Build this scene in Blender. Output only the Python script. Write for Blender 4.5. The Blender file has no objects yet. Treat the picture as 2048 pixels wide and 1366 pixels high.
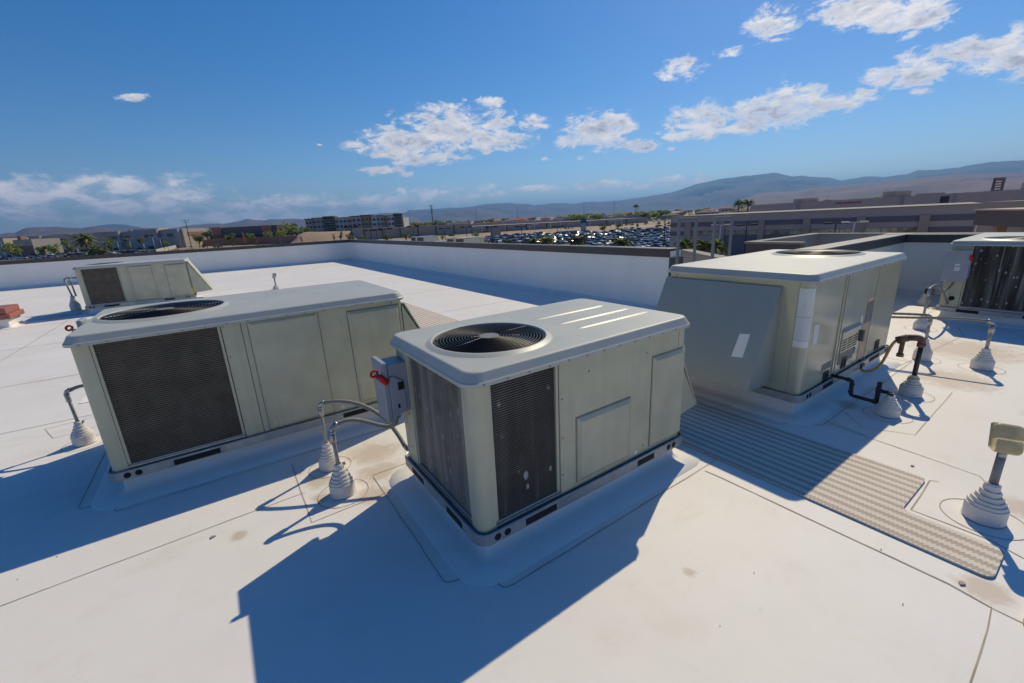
import bpy, bmesh, math, random
from mathutils import Vector, Matrix, noise as mnoise
random.seed(7)
SC = bpy.context.scene
COL = SC.collection
R = math.radians
PI = math.pi

# ------------------------------------------------------------------ camera
CAM_H = 1.8375                                   # eye height above the roof membrane (m)
FW = Vector((0.53930, 0.79675, -0.27266)); RT = Vector((0.81974, -0.57083, -0.04663)); UP = Vector((0.19279, 0.19836, 0.96098))
cam = bpy.data.cameras.new('camera'); co = bpy.data.objects.new('camera', cam); COL.objects.link(co)
co.matrix_world = Matrix(((RT.x, UP.x, -FW.x, 0), (RT.y, UP.y, -FW.y, 0), (RT.z, UP.z, -FW.z, CAM_H), (0, 0, 0, 1)))
cam.sensor_width = 36; cam.lens = 14.964; cam.clip_start = 0.05; cam.clip_end = 90000
SC.camera = co
FPX = 851.27                                     # focal length in photo pixels (2048 wide)

def ray(px, py): return FW + RT * ((px - 1024) / FPX) - UP * ((py - 683) / FPX)
def flat(px):
    "unit horizontal direction of a photo column at the horizon"
    py = 491.2 - 0.0485 * px
    d = ray(px, py); d = Vector((d.x, d.y, 0)); return d.normalized()
def zat(px, py, D):
    "height of what is seen at a photo pixel when it stands D metres away"
    d = ray(px, py); return CAM_H + D * d.z / math.hypot(d.x, d.y)

# ------------------------------------------------------------------ light
SUN_EL, SUN_AZ = R(43.0), R(23.2)                # azimuth measured from +X towards +Y
SKY_STRENGTH, SUN_STRENGTH, EXPOSURE = 0.10, 3.75, 0.0
sd = Vector((math.cos(SUN_EL) * math.cos(SUN_AZ), math.cos(SUN_EL) * math.sin(SUN_AZ), math.sin(SUN_EL)))
sl = bpy.data.lights.new('sun', 'SUN'); sl.energy = SUN_STRENGTH; sl.angle = R(0.53); sl.color = (1.0, 0.865, 0.60)
so = bpy.data.objects.new('sun', sl); COL.objects.link(so); so.location = sd * 60
so.rotation_euler = (-sd).to_track_quat('-Z', 'Y').to_euler()
SC.view_settings.view_transform = 'Standard'; SC.view_settings.look = 'None'
SC.view_settings.gamma = 1; SC.view_settings.use_curve_mapping = False; SC.view_settings.exposure = EXPOSURE
cy = SC.cycles
SC.render.engine = 'CYCLES'
cy.use_denoising = True; cy.max_bounces = 8; cy.diffuse_bounces = 6; cy.glossy_bounces = 3; cy.transmission_bounces = 4; cy.transparent_max_bounces = 8
cy.volume_bounces = 0; cy.sample_clamp_indirect = 6; cy.caustics_reflective = False; cy.caustics_refractive = False
cy.use_adaptive_sampling = True; cy.adaptive_threshold = 0.015

W = bpy.data.worlds.new('World'); SC.world = W; W.use_nodes = True
def world():
    nt = W.node_tree; N = nt.nodes; L = nt.links
    for n in list(N): N.remove(n)
    out = N.new('ShaderNodeOutputWorld'); bg = N.new('ShaderNodeBackground'); L.new(bg.outputs[0], out.inputs[0])
    sky = N.new('ShaderNodeTexSky'); sky.sky_type = 'NISHITA'; sky.sun_disc = False
    sky.sun_elevation = SUN_EL; sky.sun_rotation = PI / 2 - SUN_AZ
    sky.altitude = 700; sky.air_density = 1.0; sky.dust_density = 0.35; sky.ozone_density = 2.5
    hs = N.new('ShaderNodeHueSaturation'); hs.inputs['Saturation'].default_value = 1.40; hs.inputs['Value'].default_value = .99; hs.inputs['Hue'].default_value = .505
    L.new(sky.outputs[0], hs.inputs['Color'])
    tc = N.new('ShaderNodeTexCoord'); D = tc.outputs['Generated']
    def math_(op, a, b=None, c=None, clamp=False):
        n = N.new('ShaderNodeMath'); n.operation = op; n.use_clamp = clamp
        for i, v in enumerate((a, b, c)):
            if v is None: continue
            if isinstance(v, (int, float)): n.inputs[i].default_value = v
            else: L.new(v, n.inputs[i])
        return n.outputs[0]
    def dot(v):
        n = N.new('ShaderNodeVectorMath'); n.operation = 'DOT_PRODUCT'; L.new(D, n.inputs[0]); n.inputs[1].default_value = v
        return n.outputs['Value']
    # cumulus: (column, row, half width, half height, density) of every cloud the photograph shows
    clouds = [(905,258,100,40,1),(820,282,90,30,1),(985,283,72,19,1),(735,297,36,14,.9),(1030,292,34,10,.8),(850,318,78,14,.9),(765,340,44,10,.9),(815,349,20,7,.8),(790,305,60,16,.9),
        (977,207,30,13,.95),(1003,248,33,14,.9),(1062,246,36,14,.9),(1195,262,58,32,1),(1150,281,38,16,.9),(1243,250,30,22,.9),(1283,291,32,13,.95),
        (1410,240,58,30,1),(1352,272,26,12,.9),(1335,250,12,9,.6),(1540,226,74,30,1),(1592,202,48,36,1),(1655,206,62,17,.95),(1722,192,34,13,.85),(1480,256,60,13,.9),
        (1362,138,38,21,.95),(1398,132,22,8,.8),(1455,102,24,10,.85),(1545,48,40,30,.95),(1552,79,24,6,.8),
        (1738,18,84,30,1),(1840,34,42,32,1),(1672,22,30,20,.8),(1800,48,60,18,.9),
        (1805,152,58,20,1),(1850,120,44,20,.95),(1925,106,66,26,1),(2000,112,58,34,1),(2036,70,24,26,.9),(2080,110,60,40,1),(1760,164,26,8,.8),
        (1840,183,18,8,.85),
        (268,195,24,9,.8),(1090,318,10,4,.7),(1160,316,12,5,.7),(1345,297,14,5,.7),(1315,268,12,7,.7),(640,290,8,3,.5)]
    banks = [(150,383,170,30,1),(40,395,130,34,.95),(290,408,95,22,.95),(110,420,220,28,.8),(-120,400,160,36,.8),(600,412,160,22,.85),(740,402,110,19,.9),(890,390,110,17,.95),(560,430,200,22,.75),(760,424,140,20,.7),(980,388,50,8,.7),(40,354,55,5,.5),(330,440,150,14,.45),(1372,362,50,11,1.25),(1345,368,26,7,1.2),(1200,371,52,8,1.2),(1075,379,38,7,1.2),(1010,384,24,6,1.1),(1290,373,20,5,1.1),(1480,345,14,6,.9)]
    def field(lst):
        acc = None
        for (px, py, a, b, w) in lst:
            c = ray(px, py).normalized()
            ex = (ray(px + 40, py - 1.94).normalized() - c); ex = (ex - c * ex.dot(c)).normalized()
            ey = c.cross(ex).normalized()
            k = FPX / math.sqrt(1 + ((px - 1024) / FPX) ** 2 + ((py - 683) / FPX) ** 2)
            kk = 1 + ((px - 1024) / FPX) ** 2 + ((py - 683) / FPX) ** 2
            sa = FPX / (a * 1.25) * math.sqrt(kk); sb = FPX / (b * 1.25) * math.sqrt(kk)
            x = dot(ex * sa * .82); y = dot(ey * sb * .92)
            s = math_('MULTIPLY_ADD', x, x, math_('MULTIPLY', y, y))
            s = math_('ADD', s, 1 - w)
            # only on this side of the sky
            acc = s if acc is None else math_('MINIMUM', acc, s)
        front = math_('LESS_THAN', dot(ray(1024, 300).normalized()), 0.15)
        return math_('MULTIPLY_ADD', front, 100.0, acc)
    mp = N.new('ShaderNodeMapping'); mp.inputs['Scale'].default_value = (1, 1, 2.2); L.new(D, mp.inputs[0])
    def fbm(scale, detail, rough, off=None, dist=0.0):
        v = mp.outputs[0]
        if off is not None:
            ad = N.new('ShaderNodeVectorMath'); ad.operation = 'ADD'; L.new(v, ad.inputs[0]); ad.inputs[1].default_value = off; v = ad.outputs[0]
        n = N.new('ShaderNodeTexNoise'); n.inputs['Scale'].default_value = scale; n.inputs['Detail'].default_value = detail
        n.inputs['Roughness'].default_value = rough; n.inputs['Distortion'].default_value = dist; L.new(v, n.inputs['Vector']); return n.outputs[0]
    n1 = fbm(27, 12, .70, None, .45); n1b = fbm(27, 6, .62, (sd * 0.008 + Vector((0, 0, .012)))[:], .35)
    def smooth(v, a, b):
        m = N.new('ShaderNodeMapRange'); m.interpolation_type = 'SMOOTHSTEP'; L.new(v, m.inputs[0]); m.inputs[1].default_value = a; m.inputs[2].default_value = b
        return m.outputs[0]
    den = math_('SUBTRACT', math_('MULTIPLY_ADD', n1, 3.5, -1.12), field(clouds))
    mask = smooth(den, -.14, .62)
    n2 = fbm(19, 9, .62, (3.1, 1.7, .4), .3)
    denb = math_('SUBTRACT', math_('MULTIPLY_ADD', n2, 3.5, -1.22), field(banks))
    maskb = math_('MULTIPLY', smooth(denb, -.35, .7), .85)
    n3 = fbm(15, 5, .55, (7.3, 2.2, 1.1), .3); n3b = fbm(15, 5, .55, (7.3 + sd.x * .012, 2.2 + sd.y * .012, 1.1 + .030), .3)
    lit = math_('ADD', math_('MULTIPLY_ADD', math_('SUBTRACT', n1, n1b), 2.6, .40), math_('MULTIPLY', math_('SUBTRACT', n3, n3b), 4.0), None, True)
    thick = smooth(den, .25, 1.0)
    shade = math_('MULTIPLY', math_('SUBTRACT', 1.0, lit), math_('MULTIPLY_ADD', thick, .95, .12), None, True)
    def mix(f, a, b):
        m = N.new('ShaderNodeMix'); m.data_type = 'RGBA'
        L.new(f, m.inputs[0])
        for i, v in ((6, a), (7, b)):
            if isinstance(v, tuple): m.inputs[i].default_value = v
            else: L.new(v, m.inputs[i])
        return m.outputs[2]
    ccol = mix(shade, (CLOUD_W * 1.18, CLOUD_W * 1.13, CLOUD_W * 1.10, 1), (CLOUD_W * .50, CLOUD_W * .52, CLOUD_W * .64, 1))
    bcol = mix(smooth(n2, .35, .62), (CLOUD_W * .80, CLOUD_W * .86, CLOUD_W * 1.0, 1), (CLOUD_W * 1.45, CLOUD_W * 1.35, CLOUD_W * 1.3, 1))
    c1 = mix(maskb, hs.outputs[0], bcol)
    c2 = mix(mask, c1, ccol)
    L.new(c2, bg.inputs['Color']); bg.inputs['Strength'].default_value = SKY_STRENGTH
CLOUD_W = 8.2; HAZE = 8.0e-5
world()

# ------------------------------------------------------------------ materials
MATS = {}
def new_mat(name):
    m = bpy.data.materials.new(name); m.use_nodes = True; MATS[name] = m
    return m, m.node_tree.nodes, m.node_tree.links, m.node_tree.nodes['Principled BSDF']
def mat(name, col, rough=.6, metal=0.0, var=.12, vscale=6.0, bump=0.0, bscale=60.0, coord='Object', spec=.5, dirt=None, dscale=1.5, damt=.4, stretch=None, emit=None, vdetail=6, streak=0):
    "paint-like material: base colour with fine uneven tone, optional dirt colour in noise patches, optional relief"
    m, N, L, P = new_mat(name)
    P.inputs['Roughness'].default_value = rough; P.inputs['Metallic'].default_value = metal
    P.inputs['Specular IOR Level'].default_value = spec
    tc = N.new('ShaderNodeTexCoord'); vec = tc.outputs[coord]
    if coord == 'World':
        pass
    if stretch:
        mp = N.new('ShaderNodeMapping'); mp.inputs['Scale'].default_value = stretch; L.new(vec, mp.inputs[0]); vec = mp.outputs[0]
    n = N.new('ShaderNodeTexNoise'); n.inputs['Scale'].default_value = vscale; n.inputs['Detail'].default_value = vdetail; L.new(vec, n.inputs['Vector'])
    r = N.new('ShaderNodeValToRGB'); L.new(n.outputs[0], r.inputs[0])
    r.color_ramp.elements[0].position = .3; r.color_ramp.elements[1].position = .7
    r.color_ramp.elements[0].color = tuple(c * (1 - var) for c in col) + (1,); r.color_ramp.elements[1].color = tuple(min(1, c * (1 + var)) for c in col) + (1,)
    out = r.outputs[0]
    if dirt:
        d = N.new('ShaderNodeTexNoise'); d.inputs['Scale'].default_value = dscale; d.inputs['Detail'].default_value = 7; d.inputs['Roughness'].default_value = .65; L.new(vec, d.inputs['Vector'])
        mr = N.new('ShaderNodeMapRange'); L.new(d.outputs[0], mr.inputs[0]); mr.inputs[1].default_value = .48; mr.inputs[2].default_value = .78; mr.inputs[4].default_value = damt
        mx = N.new('ShaderNodeMix'); mx.data_type = 'RGBA'; L.new(mr.outputs[0], mx.inputs[0]); L.new(out, mx.inputs[6]); mx.inputs[7].default_value = tuple(dirt) + (1,)
        out = mx.outputs[2]
    if streak:
        mp2 = N.new('ShaderNodeMapping'); mp2.inputs['Scale'].default_value = (9, 9, .45); L.new(tc.outputs[coord], mp2.inputs[0])
        sn = N.new('ShaderNodeTexNoise'); sn.inputs['Scale'].default_value = 2.2; sn.inputs['Detail'].default_value = 6; L.new(mp2.outputs[0], sn.inputs['Vector'])
        sm = N.new('ShaderNodeMapRange'); L.new(sn.outputs[0], sm.inputs[0]); sm.inputs[1].default_value = .52; sm.inputs[2].default_value = .75; sm.inputs[4].default_value = streak
        sx = N.new('ShaderNodeMix'); sx.data_type = 'RGBA'; L.new(sm.outputs[0], sx.inputs[0]); L.new(out, sx.inputs[6]); sx.inputs[7].default_value = (.33, .29, .21, 1); out = sx.outputs[2]
        rm = N.new('ShaderNodeMapRange'); L.new(n.outputs[0], rm.inputs[0]); rm.inputs[1].default_value = .25; rm.inputs[2].default_value = .75; rm.inputs[3].default_value = rough * .8; rm.inputs[4].default_value = min(1, rough * 1.3); L.new(rm.outputs[0], P.inputs['Roughness'])
    L.new(out, P.inputs['Base Color'])
    if bump:
        b = N.new('ShaderNodeTexNoise'); b.inputs['Scale'].default_value = bscale; b.inputs['Detail'].default_value = 4; L.new(tc.outputs[coord], b.inputs['Vector'])
        bp = N.new('ShaderNodeBump'); bp.inputs['Strength'].default_value = bump; bp.inputs['Distance'].default_value = .01; L.new(b.outputs[0], bp.inputs['Height']); L.new(bp.outputs[0], P.inputs['Normal'])
    if emit: P.inputs['Emission Color'].default_value = tuple(emit) + (1,)
    return m

SAGE = (.515, .505, .36)
mat('sage_paint', SAGE, .42, var=.08, vscale=5, bump=.09, bscale=2.2, streak=.20, dirt=(.30, .27, .21), dscale=2.2, damt=.28)
mat('sage_gloss', (.50, .485, .345), .16, var=.05, vscale=3, bump=.12, bscale=1.6, dirt=(.34, .31, .25), dscale=2, damt=.15, spec=.7, streak=.15)
mat('lid_lit_tone', (.45, .465, .425), .44, var=.06, vscale=4, bump=.05, bscale=2.5, dirt=(.52, .47, .40), dscale=1.9, damt=.55, spec=.5)  # same sage as the sides; the sky-lit look of the top is painted in
mat('galvanised', (.42, .43, .43), .38, .75, var=.16, vscale=25, dirt=(.28, .25, .22), dscale=5, damt=.4)
mat('rail_steel', (.36, .37, .37), .45, .35, var=.14, vscale=14, dirt=(.46, .43, .38), dscale=3, damt=.5)
mat('dark_hole', (.012, .012, .013), .8, var=.1)
mat('screw_steel', (.22, .22, .2), .4, .7)
mat('fan_black', (.018, .019, .022), .38, var=.2, spec=.6)
mat('fan_grey', (.18, .18, .175), .45, var=.2, dirt=(.10, .09, .08), dscale=4, damt=.5)
mat('guard_wire', (.016, .017, .019), .42, .2, var=.2)
mat('guard_hub', (.17, .175, .185), .75, var=.1)
mat('well_grey', (.16, .165, .15), .6, var=.2)
mat('red_plastic', (.52, .018, .016), .35, var=.08)
mat('box_grey', (.34, .37, .41), .38, var=.07, vscale=8, dirt=(.26, .26, .26), dscale=6, damt=.3)
mat('sticker_white', (.72, .72, .70), .55, var=.05, vscale=30)
mat('sticker_ochre', (.62, .45, .30), .55, var=.12, vscale=14)
mat('sticker_grey', (.20, .19, .19), .5, var=.12, vscale=20)
mat('tag_yellow', (.78, .62, .01), .5, var=.05)
mat('conduit_grey', (.34, .34, .32), .55, var=.12, vscale=20, dirt=(.24, .20, .16), dscale=9, damt=.4)
mat('hose_grey', (.25, .24, .205), .7, var=.10, vscale=30)
mat('boot_white', (.72, .69, .65), .65, var=.07, vscale=9, bump=.25, bscale=30, dirt=(.50, .42, .31), dscale=6, damt=.55)
mat('pipe_black', (.034, .031, .028), .5, var=.3, vscale=20)
mat('pipe_rust', (.21, .12, .068), .7, var=.45, vscale=22, bump=.3, bscale=80)
mat('gas_yellow', (.62, .36, .12), .55, var=.2, vscale=20)
mat('sealant_yellow', (.62, .46, .10), .6, var=.2, vscale=30)
mat('lens_yellow', (.84, .73, .46), .30, var=.22, vscale=9, dirt=(.34, .28, .13), dscale=7, damt=.5)
def see_light(name, f):
    N, L = MATS[name].node_tree.nodes, MATS[name].node_tree.links; P = N['Principled BSDF']
    t = N.new('ShaderNodeBsdfTranslucent'); x = N.new('ShaderNodeMixShader'); x.inputs[0].default_value = f
    L.new(P.inputs['Base Color'].links[0].from_socket, t.inputs[0]); L.new(P.outputs[0], x.inputs[1]); L.new(t.outputs[0], x.inputs[2]); L.new(x.outputs[0], N['Material Output'].inputs[0])
see_light('lens_yellow', .55)
mat('hood_shade_tone', (.335, .36, .33), .30, var=.06, vscale=3, bump=.08, bscale=1.8, spec=.6, dirt=(.36, .34, .29), dscale=2, damt=.2)  # same gloss sage, with shade and blue sky reflection put into the colour
mat('cap_metal', (.078, .07, .068), .45, .2, var=.10, vscale=4)
mat('parapet_white', (.90, .87, .81), .7, var=.03, vscale=1.3, dirt=(.66, .60, .52), dscale=.5, damt=.22, stretch=(1, 1, .5))
mat('seam_dirt', (.40, .335, .27), .8, var=.3, vscale=5)
mat('clay_red', (.36, .13, .10), .6, var=.12, vscale=5)
mat('beige_stucco', (.42, .37, .32), .85, var=.05, vscale=3)
mat('brown_stucco', (.16, .13, .115), .85, var=.07, vscale=3)
mat('steel_frame', (.20, .215, .24), .5, .2, var=.1)
# roof membrane: white sheet with dust, tan water stains around the boots and scuffs
def roof_material():
    m, N, L, P = new_mat('roof_membrane')
    P.inputs['Roughness'].default_value = .62; P.inputs['Specular IOR Level'].default_value = .35
    g = N.new('ShaderNodeNewGeometry'); pos = g.outputs['Position']
    def noise(scale, detail=6, rough=.6, dist=0.0, stretch=None):
        v = pos
        if stretch:
            mp = N.new('ShaderNodeMapping'); mp.inputs['Scale'].default_value = stretch; L.new(pos, mp.inputs[0]); v = mp.outputs[0]
        n = N.new('ShaderNodeTexNoise'); n.inputs['Scale'].default_value = scale; n.inputs['Detail'].default_value = detail; n.inputs['Roughness'].default_value = rough
        n.inputs['Distortion'].default_value = dist; L.new(v, n.inputs['Vector']); return n.outputs[0]
    def rng(v, a, b, c=0, d=1, s=True):
        r = N.new('ShaderNodeMapRange'); r.interpolation_type = 'SMOOTHSTEP' if s else 'LINEAR'
        L.new(v, r.inputs[0])
        for i, x in zip((1, 2, 3, 4), (a, b, c, d)): r.inputs[i].default_value = x
        return r.outputs[0]
    def mix(f, a, b):
        x = N.new('ShaderNodeMix'); x.data_type = 'RGBA'; L.new(f, x.inputs[0])
        for i, v in ((6, a), (7, b)):
            if isinstance(v, tuple): x.inputs[i].default_value = v
            else: L.new(v, x.inputs[i])
        return x.outputs[2]
    def mth(op, a, b):
        x = N.new('ShaderNodeMath'); x.operation = op
        for i, v in enumerate((a, b)):
            if isinstance(v, (int, float)): x.inputs[i].default_value = v
            else: L.new(v, x.inputs[i])
        return x.outputs[0]
    col = mix(rng(noise(.55, 5), .35, .65), (.785, .755, .725, 1), (.825, .80, .78, 1))
    col = mix(rng(noise(1.6, 8, .7), .50, .80, 0, .50), col, (.66, .575, .485, 1))
    col = mix(rng(noise(2.3, 8, .68, .5, (.35, 1.0, 1)), .54, .78, 0, .42), col, (.60, .515, .42, 1))
    col = mix(rng(noise(.35, 4, .5), .45, .65, 0, .35), col, (.74, .70, .66, 1))
    col = mix(rng(noise(9, 5, .7, .4), .66, .80, 0, .30), col, (.55, .46, .38, 1))
    # water stains: (x, y, radius)
    spots = [(.80, 3.35, .20), (.74, 3.05, .16), (.62, 2.78, .12), (.34, 3.20, .10), (.30, 2.98, .08), (-.2, 2.9, .05), (7.6, .95, .55), (6.2, .85, .35),
             (3.30, .62, .10), (3.75, .10, .14), (2.78, .10, .10), (4.7, 1.3, .10), (-3.6, 15.6, .5), (5.6, .2, .12), (1.75, 1.02, .035), (-2.6, 4.6, .08)]
    nz = noise(6, 10, .72, .9)
    best = None
    for (x, y, r) in spots:
        v = N.new('ShaderNodeVectorMath'); v.operation = 'DISTANCE'; L.new(pos, v.inputs[0]); v.inputs[1].default_value = (x, y, 0)
        q = mth('DIVIDE', v.outputs['Value'], r); best = q if best is None else mth('MINIMUM', best, q)
    st = mth('SUBTRACT', mth('MULTIPLY', nz, 2.3), best)
    col = mix(rng(st, -.15, .75, 0, .60), col, (.50, .38, .27, 1))
    col = mix(rng(st, .30, .95, 0, .25), col, (.62, .54, .46, 1))
    L.new(col, P.inputs['Base Color'])
    bn = N.new('ShaderNodeBump'); bn.inputs['Strength'].default_value = .35; bn.inputs['Distance'].default_value = .02
    L.new(mth('ADD', mth('ADD', mth('MULTIPLY', noise(1.1, 4), 1.0), mth('MULTIPLY', noise(3.5, 3, .5, .6, (.5, 1.6, 1)), .25)), mth('MULTIPLY', noise(30, 3), .05)), bn.inputs['Height']); L.new(bn.outputs[0], P.inputs['Normal'])
roof_material()

# coil fins: aluminium fins gone dark, with white mineral streaks and specks where they have them
def coil_material(name, base, streak, streak_amt, speck, panel=0.0):
    m, N, L, P = new_mat(name)
    P.inputs['Roughness'].default_value = .55; P.inputs['Metallic'].default_value = .15
    tc = N.new('ShaderNodeTexCoord'); pos = tc.outputs['Object']
    def noise(scale, detail, rough, st, dist=0):
        mp = N.new('ShaderNodeMapping'); mp.inputs['Scale'].default_value = st; L.new(pos, mp.inputs[0])
        n = N.new('ShaderNodeTexNoise'); n.inputs['Scale'].default_value = scale; n.inputs['Detail'].default_value = detail; n.inputs['Roughness'].default_value = rough
        n.inputs['Distortion'].default_value = dist; L.new(mp.outputs[0], n.inputs['Vector']); return n.outputs[0]
    def rng(v, a, b, c=0, d=1):
        r = N.new('ShaderNodeMapRange'); r.interpolation_type = 'SMOOTHSTEP'; L.new(v, r.inputs[0])
        for i, x in zip((1, 2, 3, 4), (a, b, c, d)): r.inputs[i].default_value = x
        return r.outputs[0]
    def mix(f, a, b):
        x = N.new('ShaderNodeMix'); x.data_type = 'RGBA'; L.new(f, x.inputs[0])
        for i, v in ((6, a), (7, b)):
            if isinstance(v, tuple): x.inputs[i].default_value = v
            else: L.new(v, x.inputs[i])
        return x.outputs[2]
    b2 = tuple(c * 1.5 for c in base)
    col = mix(rng(noise(7, 5, .6, (1, 1, 1)), .3, .7), base + (1,), b2 + (1,))
    if streak_amt:
        col = mix(rng(noise(9, 4, .6, (1, 1, .05)), .46, .66, 0, streak_amt), col, streak + (1,))
        col = mix(rng(noise(30, 3, .6, (1, 1, .03)), .54, .66, 0, streak_amt * .8), col, (.45, .44, .42, 1))
    if speck:
        v = N.new('ShaderNodeTexVoronoi'); v.inputs['Scale'].default_value = 9.5; v.inputs['Randomness'].default_value = 1
        mp = N.new('ShaderNodeMapping'); mp.inputs['Scale'].default_value = (1.3, 1.3, .75); L.new(pos, mp.inputs[0]); L.new(mp.outputs[0], v.inputs['Vector'])
        keep = N.new('ShaderNodeSeparateColor'); L.new(v.outputs['Color'], keep.inputs[0])
        k = N.new('ShaderNodeMath'); k.operation = 'MULTIPLY_ADD'; L.new(keep.outputs[0], k.inputs[0]); k.inputs[1].default_value = -.32; k.inputs[2].default_value = .225
        d = N.new('ShaderNodeMath'); d.operation = 'SUBTRACT'; L.new(k.outputs[0], d.inputs[0]); L.new(v.outputs['Distance'], d.inputs[1])
        col = mix(rng(d.outputs[0], -.01, .03, 0, speck), col, (.62, .61, .58, 1))
    L.new(col, P.inputs['Base Color'])
coil_material('coil_clean', (.098, .082, .062), (.2, .2, .2), 0, 0)
coil_material('coil_streaked', (.19, .172, .142), (.46, .44, .40), .72, .6)
coil_material('coil_specked', (.062, .057, .05), (.15, .15, .14), .45, .95)
coil_material('coil_black', (.024, .023, .021), (.20, .20, .19), .7, .95)

# walkway mat: bands of chevron tread, dark and light in turn
def pad_material():
    m, N, L, P = new_mat('walkway_rubber')
    P.inputs['Roughness'].default_value = .75
    g = N.new('ShaderNodeNewGeometry'); sep = N.new('ShaderNodeSeparateXYZ'); L.new(g.outputs['Position'], sep.inputs[0])
    def mth(op, a, b=None, c=None):
        x = N.new('ShaderNodeMath'); x.operation = op
        for i, v in enumerate((a, b, c)):
            if v is None: continue
            if isinstance(v, (int, float)): x.inputs[i].default_value = v
            else: L.new(v, x.inputs[i])
        return x.outputs[0]
    zig = mth('PINGPONG', mth('MULTIPLY', sep.outputs['Y'], 95.0), 1.0)
    u = mth('MULTIPLY_ADD', zig, .17, mth('DIVIDE', mth('SUBTRACT', sep.outputs['X'], 2.87), .077))
    f = mth('FRACT', u)
    tooth = mth('FRACT', mth('MULTIPLY', sep.outputs['Y'], 52.0))
    band = N.new('ShaderNodeMapRange'); L.new(mth('ABSOLUTE', mth('SUBTRACT', f, .5)), band.inputs[0]); band.inputs[1].default_value = .20; band.inputs[2].default_value = .27
    nz = N.new('ShaderNodeTexNoise'); nz.inputs['Scale'].default_value = 2.5; nz.inputs['Detail'].default_value = 6; L.new(g.outputs['Position'], nz.inputs['Vector'])
    dark = N.new('ShaderNodeMix'); dark.data_type = 'RGBA'; L.new(nz.outputs[0], dark.inputs[0]); dark.inputs[6].default_value = (.42, .35, .285, 1); dark.inputs[7].default_value = (.53, .455, .38, 1)
    lite = N.new('ShaderNodeMix'); lite.data_type = 'RGBA'; L.new(nz.outputs[0], lite.inputs[0]); lite.inputs[6].default_value = (.66, .58, .50, 1); lite.inputs[7].default_value = (.78, .71, .63, 1)
    mx = N.new('ShaderNodeMix'); mx.data_type = 'RGBA'; L.new(band.outputs[0], mx.inputs[0]); L.new(dark.outputs[2], mx.inputs[6]); L.new(lite.outputs[2], mx.inputs[7])
    L.new(mx.outputs[2], P.inputs['Base Color'])
    bp = N.new('ShaderNodeBump'); bp.inputs['Strength'].default_value = .6; bp.inputs['Distance'].default_value = .004; L.new(mth('MULTIPLY_ADD', tooth, .5, band.outputs[0]), bp.inputs['Height']); L.new(bp.outputs[0], P.inputs['Normal'])
pad_material()

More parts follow.
